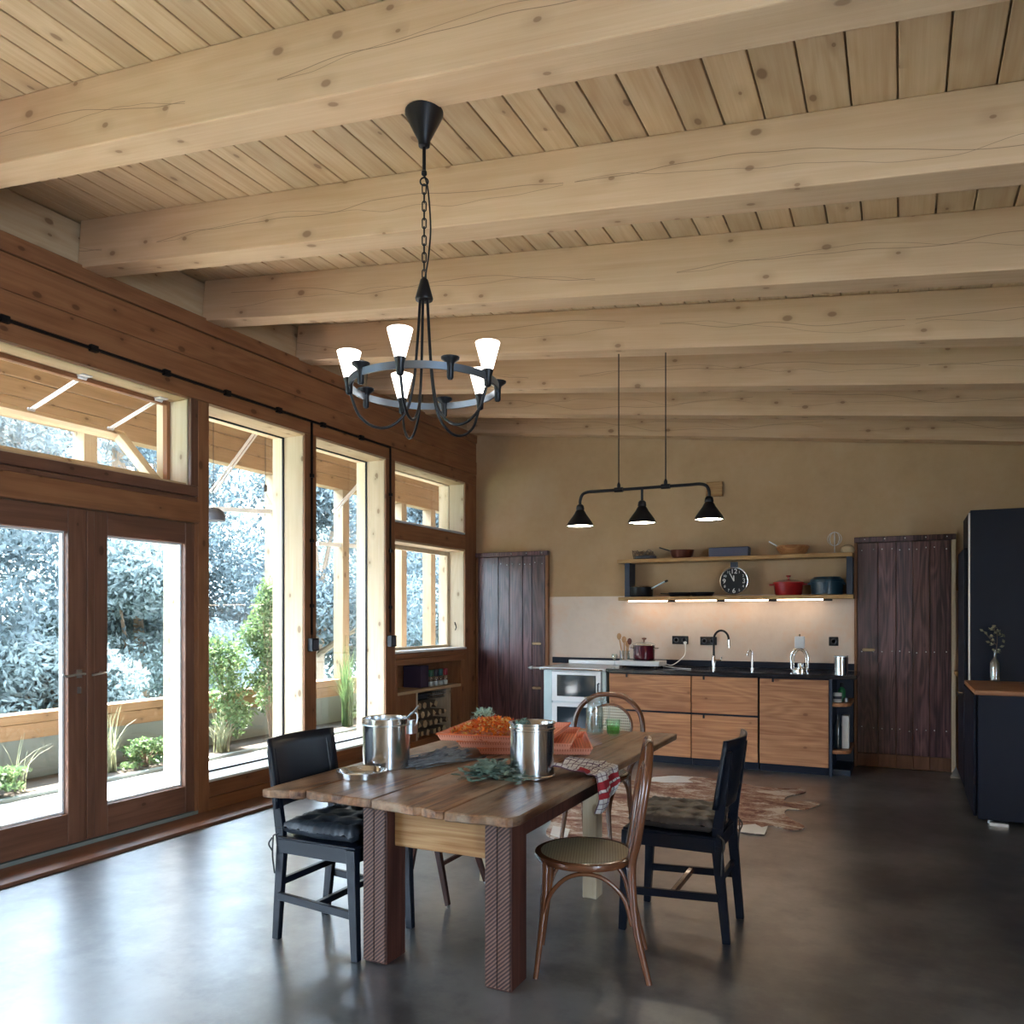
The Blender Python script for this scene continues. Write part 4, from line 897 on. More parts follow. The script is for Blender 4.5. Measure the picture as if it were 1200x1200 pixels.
MB().box(.455, .474, 6.40, 7.27, .05, .88).build('door', M['blackcab'], c, bev=.003)
for y in (6.45, 7.2): MB().lathe([(.018, 0), (.018, .03), (.01, .04)], (.56, y, 0), 12).build('foot', M['steelb'], c)
MB().box(.55, .66, 6.365, 6.39, .0, .02).build('foot', M['alu'], c)
t = top(MB().box(.455, 1.77, 6.325, 7.295, .889, .922).build('worktop', M['oldfront'], bev=.005), 'reddish wooden slab lying on the low black cabinet', 'worktop')
c = thing('corner_counter', 'low dark counter with a pale wooden top behind the tall cabinet', 'counter', (.8, 8.25, 0))
MB().box(.48, 1.75, 8.12, 8.38, 0, .90).build('carcass', M['blackcab'], c); MB().box(.44, 1.75, 8.11, 8.385, .90, .935).build('top', M['shelf'], c, bev=.004)
# bottle vase with dried stems
bp = onZ(1166, 799, .922); x, y, z = bp.x, bp.y, .922
t = thing('bottle_vase', 'clear square-shouldered glass bottle on the low wooden top', 'vase', (x, y, z))
MB().lathe([(.030, 0), (.037, .004), (.037, .145), (.030, .165), (.013, .185), (.012, .235), (.016, .24), (.013, .24), (.009, .185), (.033, .145), (.033, .012), (0, .010)], (x, y, z), 24).build('glass_wall', M['bottle'], t, smooth=40)
df = thing('dried_flowers', 'dried pale yellow flower stem standing in the glass bottle', 'flowers', (x, y, z+.02)); q = MB(); g = random.Random(9)
stem = smooth_path([(x, y, z+.02), (x+.004, y, z+.2), (x+.015, y+.01, z+.30), (x+.01, y, z+.38), (x-.02, y, z+.41)], 6); q.tube(stem, .0025, 6); q.tube(smooth_path([(x+.012, y, z+.28), (x-.03, y, z+.33), (x-.075, y, z+.385)], 5), .002, 5); q.build('stem', M['bark'], df)
fm = leafmat('dried_petal', (.36, .33, .17), (.62, .56, .36), .2); lm = leafmat('dried_leaf', (.10, .10, .05), (.24, .22, .12), .1)
for (dx, dz, r) in ((-.022, .40, .03), (-.005, .415, .026), (.022, .39, .02), (.035, .36, .02), (-.022, .345, .022), (.042, .345, .018), (-.015, .315, .02), (-.02, .285, .02), (.02, .225, .018), (-.008, .24, .02), (.026, .24, .018), (.005, .37, .022)):
    q = MB()
    for k in range(9):
        a = g.random()*6.28; b = g.uniform(-.4, 1.3); d = Vector((math.cos(a)*math.cos(b), math.sin(a)*math.cos(b), math.sin(b))); s = frame_of(d)[0]*r*.45; o_ = Vector((x+dx, y, z+dz))
        q.add([o_, o_+d*r*.6+s, o_+d*r, o_+d*r*.6-s], [(0, 1, 2, 3)])
    q.build('blossom', fm, df)
for (dx, dz, a) in ((-.075, .385, 2.5), (-.05, .36, 2.2), (.045, .37, -.9), (.05, .33, -1.2), (-.03, .30, 2.8), (.03, .27, .2)):
    o_ = Vector((x+dx, y, z+dz)); d = Vector((math.cos(a), .2, math.sin(a)))*.035; s = Vector((-d.z, 0, d.x))*.3
    MB().add([o_, o_+d*.5+s, o_+d, o_+d*.5-s], [(0, 1, 2, 3)]).build('leaf', lm, df)

# ------------------------------------------------------------------ dining table
tb = thing('dining_table', 'long worn dark plank table with grooved square legs', 'table', (-1.8, 3.7, 0)); zT = .70
def tplank(x0, x1, y0a, y0b, y1, seed, rl=0, rr=0):
    g = random.Random(seed); n = 10; poly = []
    for i in range(n+1): t = i/n; poly.append((x0+(x1-x0)*t, y0a+(y0b-y0a)*t+g.uniform(-.006, .006)))
    if rl: poly[0] = (x0+.02, y0a+.10); poly.insert(1, (x0+.03, y0a+.03))
    if rr: poly[-1] = (x1, y0b+.05); poly.insert(-1, (x1-.012, y0b+.012))
    poly += [(x1+g.uniform(-.004, .004)*bool(rr), y1-(y1-y0b)*k/6) for k in range(0, 6)] if rr else [(x1, y1)]
    if rr: pass
    poly += [(x0, y1)]
    # order: front edge left->right, then far right ... far left
    if rr: poly = poly[:n+2]+[(x1, y1), (x0, y1)]
    return MB().prism(poly, zT-.036, zT).build('plank', M['table'], tb, bev=.005)
tplank(-2.43, -2.229, 2.585, 2.64, 4.86, 1, rl=1); tplank(-2.223, -1.883, 2.645, 2.63, 4.93, 2); tplank(-1.878, -1.527, 2.63, 2.59, 4.92, 3); tplank(-1.521, -1.24, 2.585, 2.60, 4.93, 4, rr=1)
for x0, x1, y in ((-1.995, -1.885, 2.745), (-1.43, -1.322, 2.745)):
    q = MB().box(x0, x1, y, y+.14, 0, zT-.037).build('leg', M['tableleg'], tb, bev=.004)
    mid = (x0+x1)/2
    for a, b in ((x0+.002, mid-.002), (mid+.002, x1-.002)): MB().box(a, b, y-.012, y, .012, zT-.055).build('grooved_face', M['grooved'], q, bev=.002)
MB().box(-1.884, -1.432, 2.80, 2.83, .475, zT-.037).build('apron', M['pinex'], tb, bev=.003, label='pale pine apron board')
MB().box(-1.36, -1.33, 2.89, 3.84, .56, zT-.037).build('side_rail', M['tableleg'], tb, bev=.003); MB().box(-1.98, -1.95, 2.89, 3.84, .56, zT-.037).build('side_rail', M['tableleg'], tb, bev=.003)
MB().box(-1.96, -1.45, 3.84, 3.87, .485, zT-.037).build('apron', M['darkx'], tb, bev=.003, label='dark carved far apron board')
MB().box(-1.45, -1.375, 3.84, 3.93, 0, zT-.037).build('leg', M['pale_z'], tb, bev=.003, label='pale unfinished far leg')
MB().box(-2.04, -1.965, 3.84, 3.93, 0, zT-.037).build('leg', M['pale_z'], tb, bev=.003, label='pale unfinished far leg')
MB().box(-1.96, -1.45, 3.88, 4.80, zT-.075, zT-.037).build('cross_brace', M['tableleg'], tb, bev=.003)

# ------------------------------------------------------------------ chairs
def cushion(w, d, h, z, name, mat, par, cy=0):
    tufts = [(a*w*.25, b*d*.25) for a in (-1, 0, 1) for b in (-1, 0, 1)]
    def side(sgn):
        def fn(u, v):
            a = u*2-1; b = v*2-1
            k = lambda t: math.copysign(abs(t)**.9, t); rx = max(abs(a), abs(b)); l = (a*a+b*b)**.5 or 1
            ph = math.atan2(b, a)
            # square -> rounded square
            sq = 1-.10*abs(math.sin(2*ph))*rx; x = a*w/2*sq; y = b*d/2*sq
            e = max(0, 1-rx**6)**.5
            dm = sum(math.exp(-((x-p)**2+(y-q_)**2)/(2*.022**2)) for p, q_ in tufts)
            wr = .004*math.sin(ph*46+3*rx)*rx**3 + .003*math.sin(x*90)*math.sin(y*80)
            return (x, y+cy, z+h/2+sgn*(h/2*e*(1-.55*min(1, dm))+wr*(1 if sgn > 0 else .3)))
        return fn
    q = MB(); q.grid(side(1), 40, 40).grid(side(-1), 40, 40)
    o = q.build(name, mat, par, smooth=60)
    q = MB()
    for p, q_ in tufts: q.lathe([(.007, 0), (.006, .003), (0, .004)], (p, q_+cy, z+h*.74), 8)
    q.build('tuft_button', mat, o, kind=None); return o
def black_chair(label, cmat, loc, rz):
    t = thing('dining_chair', label, 'chair', (0, 0, 0), 'black wooden dining chairs'); B = M['black']
    for s in (-1, 1):
        pts = [(s*.165, -.235, 0), (s*.175, -.195, .42), (s*.18, -.20, .50), (s*.185, -.25, .84)]; q = MB()
        for a, b, w0, w1 in ((0, 1, .034, .046), (1, 2, .046, .044), (2, 3, .044, .028)): q.taper(pts[a], pts[b], .028, w0, .028, w1)
        q.build('leg', B, t, bev=.002)
        q = MB().taper((s*.20, .225, 0), (s*.195, .203, .455), .030, .032, .040, .045); q.build('leg', B, t, bev=.002)
        MB().bar((s*.186, -.205, .20), (s*.19, .20, .18), .020, .034).build('side_stretcher', B, t, bev=.002)
        MB().bar((s*.188, -.19, .425), (s*.19, .19, .425), .026, .062).build('side_rail', B, t, bev=.002)
        MB().lathe([(.012, -.004), (.014, 0)], (s*.20, .225, .0), 8).build('foot_pad', M['iron'], t)
    MB().box(-.176, .176, .188, .214, .394, .456).build('front_rail', B, t, bev=.002); MB().box(-.165, .165, -.205, -.18, .394, .456).build('back_rail', B, t, bev=.002)
    MB().bar((-.185, .0, .19), (.185, .0, .19), .022, .028).build('cross_stretcher', M['bent'] if cmat is M['brownvelvet'] else B, t, bev=.002)
    MB().bar((-.17, -.20, .26), (.17, -.20, .26), .02, .03).build('cross_stretcher', B, t, bev=.002)
    MB().box(-.205, .205, -.195, .222, .456, .466).build('seat', B, t, bev=.003)
    def pan(k):
        def fn(u, v):
            x = (u-.5)*.44; z = .585+.30*v; y = -.195-.048*v-.045*(1-(2*u-1)**2)+k; return (x, y, z)
        return fn
    q = MB(); q.grid(pan(0), 16, 6); o = q.build('backrest', B, t, smooth=40); mod = o.modifiers.new('thickness', 'SOLIDIFY'); mod.thickness = .014
    c = cushion(.43, .43, .078, .466, 'cushion', cmat, t, .01)
    for s in (-1, 1):
        q = MB(); q.tube(smooth_path([(s*.17, -.18, .478), (s*.203, -.212, .47), (s*.198, -.226, .45), (s*.206, -.222, .38), (s*.198, -.218, .30)], 5), .0035, 6); q.tube(smooth_path([(s*.20, -.23, .455), (s*.215, -.235, .43), (s*.205, -.225, .40)], 5), .0035, 6)
        q.build('tie', cmat, c, smooth=40)
    t.location = loc; t.rotation_euler = (0, 0, rz); return t
black_chair('black wooden chair with blue-black tufted cushion at the window side of the table', M['leather'], (-2.245, 2.93, 0), R(-91))
black_chair('black wooden chair with brown-black tufted cushion standing right of the table near the rug', M['brownvelvet'], (-.915, 3.735, 0), R(90))

def bentwood(label, loc, rz, wide, cane_back, seatmat):
    t = thing('bentwood_chair', label, 'chair', (0, 0, 0), 'bentwood chairs at the table'); B = M['bent']; w = wide
    half = [(.17, -.25, 0), (.158, -.20, .22), (.155, -.185, .44), (.17*w, -.205, .56), (.19*w, -.225, .70), (.165*w, -.245, .82), (.09*w, -.255, .90), (0, -.258, .918)]
    pts = smooth_path(half+[(-x, y, z) for x, y, z in half[-2::-1]], 8); n = len(pts)
    MB().tube(pts, [.0125+.004*min(1, min(i, n-1-i)/12) for i in range(n)], 12).build('back_loop', B, t, smooth=60)
    if cane_back:
        ov = [(.125*w*math.cos(a), -.245-.03*math.sin(a), .715+.135*math.sin(a)) for a in [2*math.pi*i/36 for i in range(36)]]
        MB().tube(ov, .009, 10, closed=True).build('back_hoop', B, t, smooth=60)
        q = MB(); q.v = [(0, -.245, .715)]+ov; q.f = [(0, i+1, (i+1) % 36+1) for i in range(36)]; o = q.build('cane_panel', M['cane'], t); mod = o.modifiers.new('thickness', 'SOLIDIFY'); mod.thickness = .004
        MB().tube([(0, -.19, .46), (0, -.215, .585)], .012, 8).build('back_post', B, t, smooth=40)
    else:
        half = [(.095, -.175, .45), (.10, -.195, .56), (.12, -.215, .68), (.085, -.235, .785), (0, -.242, .825)]
        MB().tube(smooth_path(half+[(-x, y, z) for x, y, z in half[-2::-1]], 8), .0105, 10).build('inner_loop', B, t, smooth=60)
    prof = [(.165, .432), (.205, .436), (.212, .448), (.210, .460), (.196, .466), (.180, .463)]
    MB().lathe(prof, (0, 0, 0), 44, sy=.98).build('seat_ring', B, t, smooth=50)
    MB().lathe([(.186, .460), (.186, .464), (.10, .4645), (0, .464)], (0, 0, 0), 44, sy=.98).build('cane_seat', seatmat, t, smooth=50)
    for s in (-1, 1):
        MB().tube([(s*.125, .15, .45), (s*.13, .155, .30), (s*.165, .19, 0)], [.018, .016, .0105], 12).build('leg', B, t, smooth=60)
        MB().tube(smooth_path([(s*.14, .165, .22), (s*.145, .13, .33), (s*.155, .05, .405), (s*.155, -.06, .405), (s*.155, -.15, .33), (s*.155, -.185, .22)], 6), .009, 10).build('side_arch', B, t, smooth=60)
    MB().tube(smooth_path([(-.14, .17, .22), (-.115, .165, .33), (-.05, .16, .405), (.05, .16, .405), (.115, .165, .33), (.14, .17, .22)], 6), .009, 10).build('front_arch', B, t, smooth=60)
    t.location = loc; t.rotation_euler = (0, 0, rz); return t
bentwood('bentwood chair with round cane seat pulled out at the near right side of the table', (-1.165, 3.118, 0), R(109), 1.12, False, M['cane_seat'])
bentwood('bentwood chair with cane back at the far end of the table behind the glass jug', (-1.70, 4.74, 0), R(180), 1.22, True, M['cane'])
t = thing('side_chair', 'brown wooden chair with splayed legs half hidden behind the table', 'chair', (0, 0, 0)); BL = M['tableleg']
for x, y, tx, ty in ((-.20, .22, -.15, .10), (.20, .22, .15, .10), (-.20, -.25, -.15, -.15), (.20, -.25, .15, -.15)):
    MB().taper((x, y, .012), (tx, ty, .42), .022, .024, .034, .036).build('leg', BL, t, bev=.003)
    MB().lathe([(.008, 0), (.009, .012)], (x, y, 0), 8).build('foot_pad', M['steelb'], t)
MB().bar((-.178, .17, .20), (.178, .17, .20), .014, .018).build('stretcher', BL, t); MB().bar((-.178, -.20, .20), (.178, -.20, .20), .014, .018).build('stretcher', BL, t)
MB().lathe([(.19, .42), (.205, .43), (.205, .445), (.19, .452), (0, .446)], (0, 0, 0), 32, sy=.95).build('seat', BL, t, smooth=50)
for s in (-1, 1):
    MB().tube([(s*.14, -.16, .44), (s*.16, -.25, .735)], [.012, .010], 8).build('back_post', BL, t, smooth=40)
    MB().lathe([(0, -.028), (.016, -.016), (.017, .01), (0, .03)], (s*.163, -.262, .77), 12).build('post_end', M['cutwood'], t, smooth=60)
MB().bar((-.152, -.215, .63), (.152, -.215, .63), .014, .05, (0, 1, 0)).build('back_rail', BL, t, bev=.004)
t.location = (-2.21, 3.62, 0); t.rotation_euler = (0, 0, R(-90))

# ------------------------------------------------------------------ cowhide
out = [(757, 912), (790, 909), (812, 911), (860, 916), (884, 922), (925, 925), (938, 924), (944, 929), (923, 934), (921, 941), (945, 940), (961, 943), (942, 949), (923, 949), (921, 957), (941, 968), (940, 972), (926, 973), (900, 968), (896, 978), (868, 975), (800, 968), (760, 985), (700, 990), (660, 986), (640, 978), (646, 962), (636, 948), (665, 940), (700, 925)]
pw = [onZ(u, v, .002) for u, v in out]; sm = []
for i in range(len(pw)):
    a, b, c_, d = pw[i-1], pw[i], pw[(i+1) % len(pw)], pw[(i+2) % len(pw)]
    for j in range(4): k = j/4; sm.append(.5*((2*b)+(-a+c_)*k+(2*a-5*b+4*c_-d)*k*k+(-a+3*b-3*c_+d)*k**3))
rg = thing('cowhide_rug', 'brown and white cowhide lying on the concrete between the table and the cabinets', 'rug', (-1.4, 6.2, 0))
MB().prism([(p.x, p.y) for p in sm], .001, .009).build('hide', M['hide'], rg)
wh = plain('white_hair', (.72, .68, .62), .85)
for pl in (((765, 911), (790, 909), (812, 911), (806, 914), (812, 917), (780, 917), (762, 915)), ((862, 968), (885, 966), (893, 970), (900, 968), (896, 978), (868, 975)), ((648, 968), (668, 972), (664, 984), (645, 978))):
    pp = [onZ(u, v, .01) for u, v in pl]; MB().prism([(p.x, p.y) for p in pp], .0095, .013).build('white_patch', wh, rg)

# ------------------------------------------------------------------ things on the table
z = zT+.001
x, y = -2.223, 3.235
t = lathe_thing('steel_container', 'tall steel container with an open clasp at the window side of the table', 'container', x, y, z, [('body', [(.108, 0), (.112, .004), (.112, .205), (.116, .208), (.116, .236), (.112, .238), (.108, .234), (.106, .21), (.106, .01), (0, .008)], M['steel'])])
MB().tube([(x+.115*math.cos(a), y+.115*math.sin(a), z+.208) for a in [2*math.pi*i/40 for i in range(40)]], .004, 6, closed=True).build('seam_ring', M['steelb'], t, smooth=60)
q = MB(); cx = x+.105; cy = y+.05
q.tube(smooth_path([(cx, cy, z+.19), (cx+.03, cy, z+.205), (cx+.03, cy+.01, z+.25), (cx+.01, cy, z+.262), (cx-.01, cy, z+.24)], 5), .004, 6); q.tube([(cx-.02, cy, z+.235), (cx+.02, cy-.01, z+.262), (cx+.045, cy, z+.295)], .005, 6); q.box(cx, cx+.022, cy-.02, cy+.02, z+.16, z+.225)
q.build('clasp', M['steelb'], t, smooth=40)
lathe_thing('upturned_lid', 'round shallow steel lid lying upside down in front of the window-side container', 'lid', -2.185, 2.985, z, [('lid_shell', [(.098, 0), (.106, .003), (.106, .02), (.112, .022), (.112, .03), (.106, .031), (.103, .025), (.09, .012), (0, .010)], M['steel'])])  # a lid, lying with its hollow side up
x, y = -1.495, 3.32
t = lathe_thing('steel_pot', 'steel pot standing between the herb bunch and the orange trays', 'pot', x, y, z, [('body', [(.098, 0), (.104, .004), (.104, .012), (.099, .016), (.099, .212), (.104, .215), (.104, .222), (.100, .226), (.100, .238), (.106, .243), (.106, .247), (.100, .247), (.095, .24), (.095, .01), (0, .008)], M['steel'])])
t = thing('herb_sprig', 'dark green sprig lying over the rim of the steel pot', 'herb', (x-.02, y-.08, z+.22)); hb = leafmat('sage_leaf', (.05, .10, .075), (.22, .31, .25), .1)
me = leaf_mesh('leaves', hb, [(0, 0, .02), (.01, .02, .03)], (.022, .02, .018), 60, .02, 77); o = bpy.data.objects.new('leaves', me); COL.objects.link(o); o.parent = t; MB().tube([(x-.02, y-.08, z+.22), (x-.01, y-.03, z+.25), (x+.01, y+.02, z+.2)], .002, 5).build('stem', M['bark'], t)
# sage bunch
t = thing('herb_bunch', 'bunch of grey-green sage leaves on the table in front of the steel pot', 'herbs', (-1.66, 3.27, z))
lv = []; g = random.Random(21); q = MB()
for k in range(330):
    u = g.gauss(0, .5); w_ = g.gauss(0, .42); bx = -1.64+u*.13-w_*.01; by = 3.235+u*-.02+w_*.12; hz = z+.006+max(0, .085*(1-.6*abs(u)-.6*abs(w_)))*g.random()
    a = g.random()*6.283; el = g.uniform(-.3, .6); L_ = g.uniform(.035, .07); d = Vector((math.cos(a)*math.cos(el), math.sin(a)*math.cos(el), math.sin(el)*.6)); s = Vector((-d.y, d.x, g.uniform(-.3, .3))).normalized()*L_*.24; up = Vector((0, 0, .005)); b = Vector((bx, by, hz))
    vs = [b, b+d*L_*.35+s, b+d*L_*.75+s*.8, b+d*L_, b+d*L_*.75-s*.8, b+d*L_*.35-s, b+d*L_*.5+up]
    vs = [Vector((p.x, p.y, max(p.z, z+.001))) for p in vs]; q.add(vs, [(0, 1, 6), (1, 2, 6), (2, 3, 6), (3, 4, 6), (4, 5, 6), (5, 0, 6)])
q.build('leaves', hb, t, kind='stuff'); q = MB()
for k in range(14): a = g.uniform(-.5, .5); q.tube([(-1.60+g.uniform(-.05, .05), 3.23+g.uniform(-.05, .05), z+.02), (-1.74+g.uniform(-.06, .03), 3.22+a*.25, z+.004)], .002, 5)
q.build('stems', M['bark'], t)
# lavender
t = thing('lavender_bunch', 'bundle of dark dried lavender stalks on the table between the two steel vessels', 'herbs', (-2.08, 3.48, z))
lvm = leafmat('dried_lavender', (.07, .08, .11), (.26, .30, .33), 0, .9); q = MB(); 
for k in range(120):
    s = g.gauss(0, .55); y0 = 3.22+g.random()*.10; x0 = -2.11+g.gauss(0, .035); y1 = y0+g.uniform(.2, .42); x1 = x0+s*.11+.05; zz = z+.004+abs(g.gauss(0, .014)); z1 = z+.004+.02*g.random()+.03*max(0, 1-abs(s))*g.random()
    q.tube([(x0, y0, zz), (x1, y1, z1)], .0022, 4)
    d = (Vector((x1, y1, z1))-Vector((x0, y0, zz))).normalized(); e_ = Vector((x1, y1, z1)); q.tube([e_-d*.045, e_-d*.02, e_], [.003, .0065, .003], 5)
q.build('stalks', lvm, t, kind='stuff')
# trays
def tray(x, y, z0, rz, label, w=.60, d=.60, h=.035):
    t = thing('drying_tray', label, 'tray', (0, 0, 0), 'orange mesh trays on the table'); f = .018
    def ring(a, b, z_): return [(-a, -b, z_), (a, -b, z_), (a, b, z_), (-a, b, z_)]
    lo = ring(w/2-f, d/2-f, .0); hi = ring(w/2, d/2, h); T_ = .006
    q = MB(); q.box(-w/2+f, w/2-f, -d/2+f, d/2-f, 0, .005); q.build('mesh_base', M['tray'], t)
    for i, nm in enumerate(('front', 'right', 'back', 'left')):
        a, b = Vector(lo[i]), Vector(lo[(i+1) % 4]); c_, e_ = Vector(hi[(i+1) % 4]), Vector(hi[i]); n_ = (b-a).cross(e_-a).normalized()*T_
        MB().add([a, b, c_, e_, a-n_, b-n_, c_-n_, e_-n_], [(0, 1, 2, 3), (7, 6, 5, 4), (0, 4, 5, 1), (1, 5, 6, 2), (2, 6, 7, 3), (3, 7, 4, 0)]).build('side_wall', M['tray_side'], t)
    q = MB(); q.tube(ring(w/2, d/2, h), .005, 6, closed=True); q.build('rim', M['orange_tray'], t)
    t.location = (x, y, z0); t.rotation_euler = (0, 0, R(rz)); return t
tray(-1.835, 4.115, z, 24, 'lowest orange mesh tray sticking out to the right of the stack')
tray(-1.885, 4.05, z+.036, 17, 'middle orange mesh tray of the stack of three')
tray(-1.95, 3.99, z+.072, 11, 'top orange mesh tray holding the drying petals')
def petals(name, label, c, sx, sy, h, n, mats, seed, L0=.03):
    g = random.Random(seed); t = thing(name, label, 'petals', c)
    for mi, (mt, fr) in enumerate(mats):
        q = MB()
        for k in range(int(n*fr)):
            u, v = g.gauss(0, .42), g.gauss(0, .42); r = (u*u+v*v)**.5
            if r > 1.1: continue
            b = Vector((c[0]+u*sx, c[1]+v*sy, c[2]+.004+h*max(0, 1-r*r)*g.uniform(.55, 1))); a = g.random()*6.28; el = g.uniform(-.5, .9); d = Vector((math.cos(a)*math.cos(el), math.sin(a)*math.cos(el), math.sin(el))); s = Vector((-d.y, d.x, g.uniform(-.5, .5))).normalized()
            L_ = L0*g.uniform(.6, 1.2); vs = [b, b+d*L_*.5+s*L_*.22, b+d*L_, b+d*L_*.5-s*L_*.22]; vs = [Vector((p.x, p.y, max(p.z, c[2]+.001))) for p in vs]; q.add(vs, [(0, 1, 2, 3)])
        q.build('petals' if mi == 0 else 'petals', mt, t, kind='stuff')
    return t
om = leafmat('marigold_orange', (.75, .16, .01), (.85, .30, .03), .2); rm = leafmat('deep_orange_red', (.55, .06, .01), (.70, .14, .02), .2); ym = leafmat('petal_yellow', (.80, .50, .08), (.75, .60, .30), .2); gm = leafmat('pale_green_herb', (.30, .45, .38), (.50, .62, .52), .2)
petals('flower_petals', 'heap of orange and yellow marigold petals on the top orange tray', (-1.99, 3.92, z+.0775), .25, .22, .085, 3000, ((om, .5), (rm, .25), (ym, .25)), 3)
petals('dried_herb_tuft', 'small tuft of pale green dried flower heads on the orange petal heap', (-2.10, 4.02, z+.145), .08, .07, .055, 260, ((gm, 1),), 4, .028)
petals('yellow_petals', 'scattered yellow petals at the right side of the top orange tray', (-1.76, 4.0, z+.0775), .10, .12, .012, 160, ((ym, .6), (om, .4)), 5)
# tea towel
g = random.Random(4)
def tw(u, v):
    y = 3.36+.30*v+.05*u; wr = .008*math.sin(v*13+u*5)+.003*math.sin(v*31-u*9)+.004*math.sin(u*17)
    if u < .5:
        k = u/.5; x = -1.43+.20*k; zz = z+.016+.03*(1-k)*(.5+.5*math.sin(v*9+1))+abs(wr)
        if k > .8: zz = z+.012+abs(wr)*.6
    else:
        k = (u-.5)/.5; x = -1.222+.02*math.sin(k*3)+wr*.9; zz = z+.012-.17*k*(1-.25*v)-.02*k*math.sin(v*6)
    return (x, y, zz)
tt = MB().grid(tw, 40, 34, uv=True).build('tea_towel', M['towel'], smooth=70); mod = tt.modifiers.new('thickness', 'SOLIDIFY'); mod.thickness = .003; mod.offset = 1
top(tt, 'red and white checked tea towel hanging over the right table edge', 'towel')
# jug and tumbler
lathe_thing('glass_jug', 'ribbed clear glass jug of water near the far end of the table', 'jug', -1.70, 4.72, z, [('glass_wall', [(.048, 0), (.052, .005)]+[(.053+.002*(i % 2), .01+i*.012) for i in range(12)]+[(.046, .17), (.052, .20), (.066, .222), (.063, .224), (.048, .20), (.042, .17), (.048, .15), (.048, .012), (0, .01)], M['bottle']), ('water', [(.0465, .013), (.0465, .10), (0, .10)], glassy('water', (.90, .95, .94), .08))])
j = bpy.data.objects['glass_jug']; MB().tube(smooth_path([(-1.652, 4.71, z+.19), (-1.62, 4.70, z+.20), (-1.60, 4.70, z+.14), (-1.62, 4.70, z+.07), (-1.65, 4.71, z+.05)], 6), .006, 8).build('handle', M['bottle'], j, smooth=50)
lathe_thing('green_tumbler', 'small green glass tumbler right of the glass jug', 'glass', -1.575, 4.70, z, [('glass_wall', [(.030, 0), (.040, .015), (.044, .095), (.041, .095), (.037, .018), (0, .010)], M['green_glass']), ('drink', [(.036, .012), (.039, .055), (0, .055)], glassy('green_drink', (.55, .85, .5), .1))])

# ------------------------------------------------------------------ chandelier
cx, cy = -1.523, 2.45; zb = 3.55-SL*(cx-XL)+.0
ch = thing('chandelier', 'dark iron ring chandelier with five lit glass shades hanging over the table', 'chandelier', (cx, cy, 2.07))
MB().lathe([(.068, zb-.004), (.068, zb-.012), (.022, zb-.105), (.02, zb-.125), (0, zb-.13)], (cx, cy, 0), 28).build('canopy', M['iron'], ch, smooth=30)
zr = 2.235; z1 = zb-.13
q = MB(); q.tube([(cx, cy, z1), (cx, cy, 3.0)], .0065, 8); q.lathe([(0, 3.01), (.010, 3.0), (.010, 2.99), (0, 2.98)], (cx, cy, 0), 10); q.build('stem', M['iron'], ch, smooth=40)
def link(c, r_, h_, ang, th):
    pts = []
    for i in range(16):
        a = 2*math.pi*i/16; x_ = r_*math.cos(a); z_ = r_*math.sin(a)+math.copysign(h_, math.sin(a)); pts.append((c[0]+x_*math.cos(ang), c[1]+x_*math.sin(ang), c[2]+z_))
    return MB().tube(pts, th, 6, closed=True)
link((cx, cy, 2.965), .014, .0, .5, .003).build('chain_link', M['iron'], ch, smooth=60)
nl = 11
for i in range(nl):
    zz = 2.938-i*(2.938-2.635)/(nl-1); link((cx, cy, zz), .007, .011, .45+(math.pi/2 if i % 2 else 0), .0024).build('chain_link', M['iron'], ch, smooth=60)
MB().tube(smooth_path([(cx, cy, 2.99), (cx+.016, cy, 2.93), (cx+.024, cy+.004, 2.80), (cx+.018, cy, 2.70), (cx+.003, cy, 2.62)], 6), .003, 6).build('flex', M['iron'], ch, smooth=60)
MB().lathe([(.006, 2.625), (.014, 2.615), (.032, 2.55), (.030, 2.543), (.0, 2.54)], (cx, cy, 0), 22).build('cone', M['iron'], ch, smooth=40)
RR = .262
MB().lathe([(RR-.004, zr-.012), (RR+.003, zr-.012), (RR+.003, zr+.012), (RR-.004, zr+.012), (RR-.004, zr-.012)], (cx, cy, 0), 72).build('ring', M['ring'], ch, smooth=40)
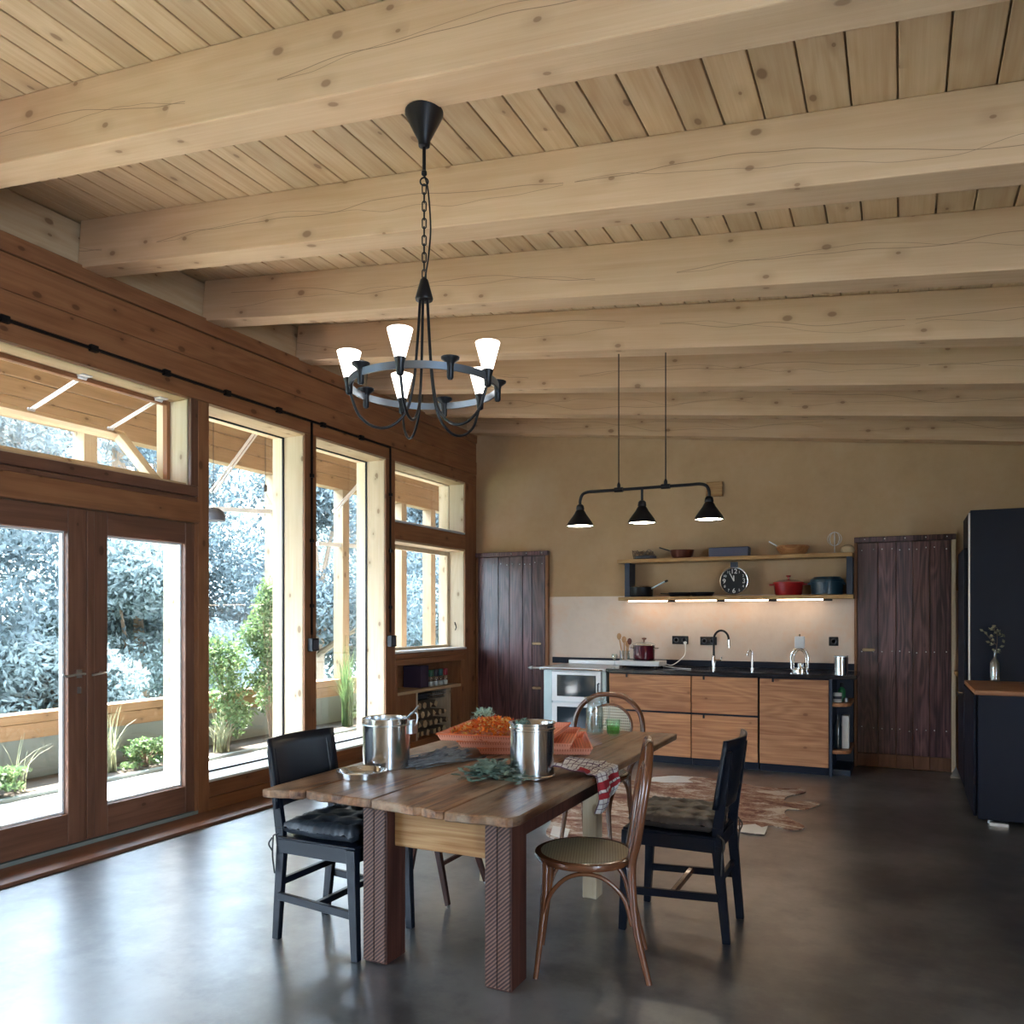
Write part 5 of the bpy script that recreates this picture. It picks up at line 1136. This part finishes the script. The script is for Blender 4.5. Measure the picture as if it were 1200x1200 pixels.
for k in range(5):
    a = R(-29+72*k)+TH; ca, sa = math.cos(a), math.sin(a)
    def P_(r, zz): return (cx+r*ca, cy+r*sa, zz)
    arm = MB().tube(smooth_path([P_(.014, 2.55), P_(.022, 2.42), P_(.036, 2.26), P_(.062, 2.15), P_(.115, 2.095), P_(.175, 2.09), P_(.228, 2.13), P_(.256, 2.20)], 7), .005, 8).build('arm', M['iron'], ch, smooth=60)
    MB().lathe([(.006, zr-.035), (.012, zr-.03), (.014, zr), (.020, zr+.022), (.016, zr+.026), (0, zr+.026)], P_(RR, 0), 14).build('cup', M['iron'], arm, smooth=50)
    MB().lathe([(.018, zr+.024), (.042, zr+.115), (.040, zr+.116), (.016, zr+.028), (0, zr+.028)], P_(RR, 0), 24).build('shade', M['shade'], arm, smooth=50)
    a2 = R(7+72*k)+TH; MB().lathe([(.007, zr-.042), (.011, zr-.036), (.012, zr+.0), (.014, zr+.012), (.030, zr+.024), (.031, zr+.030), (.0, zr+.026)], (cx+(RR)*math.cos(a2), cy+RR*math.sin(a2), 0), 18).build('candle_dish', M['iron'], ch, smooth=50)
# ------------------------------------------------------------------ kitchen bar pendant
py = 5.36; t = thing('pendant_lamp', 'black pipe pendant with three lit bell shades above the kitchen floor', 'lamp', (-1.59, py, 2.06))
zr2 = 2.30
for x_ in (-1.756, -1.426):
    q = MB(); q.tube([(x_, py, zr2), (x_, py, 3.55-SL*(x_-XL)-.002)], .004, 8); q.build('rod', M['iron'], t, smooth=40)
    MB().tube([(x_-.03, py, zr2), (x_+.03, py, zr2)], .017, 12).lathe([(.012, zr2+.01), (.012, zr2+.035), (.006, zr2+.05)], (x_, py, 0), 12).build('collar', M['iron'], t, smooth=40)
xa, xb = -2.04, -1.135
pts = smooth_path([(xa, py, 2.20), (xa, py, 2.245), (xa+.018, py, 2.285), (xa+.06, py, zr2), (xa+.12, py, zr2)], 6)+smooth_path([(xb-.12, py, zr2), (xb-.06, py, zr2), (xb-.018, py, 2.285), (xb, py, 2.245), (xb, py, 2.20)], 6)
MB().tube(pts, .0105, 12).build('bar', M['iron'], t, smooth=60)
MB().tube([(-1.59, py, zr2), (-1.59, py, 2.20)], .009, 10).build('drop', M['iron'], t, smooth=40)
for x_ in (xa, -1.59, xb):
    s = MB().lathe([(.016, 2.215), (.026, 2.205), (.030, 2.18), (.027, 2.175), (.034, 2.165), (.044, 2.145), (.068, 2.112), (.089, 2.082), (.097, 2.06), (.094, 2.06), (.084, 2.077), (.055, 2.10), (.03, 2.135), (0, 2.14)], (x_, py, 0), 32).build('shade', M['iron'], t, smooth=50)
    MB().lathe([(.09, 2.066), (.05, 2.070), (.0, 2.071)], (x_, py, 0), 24).build('diffuser', M['bulb'], s, smooth=60)
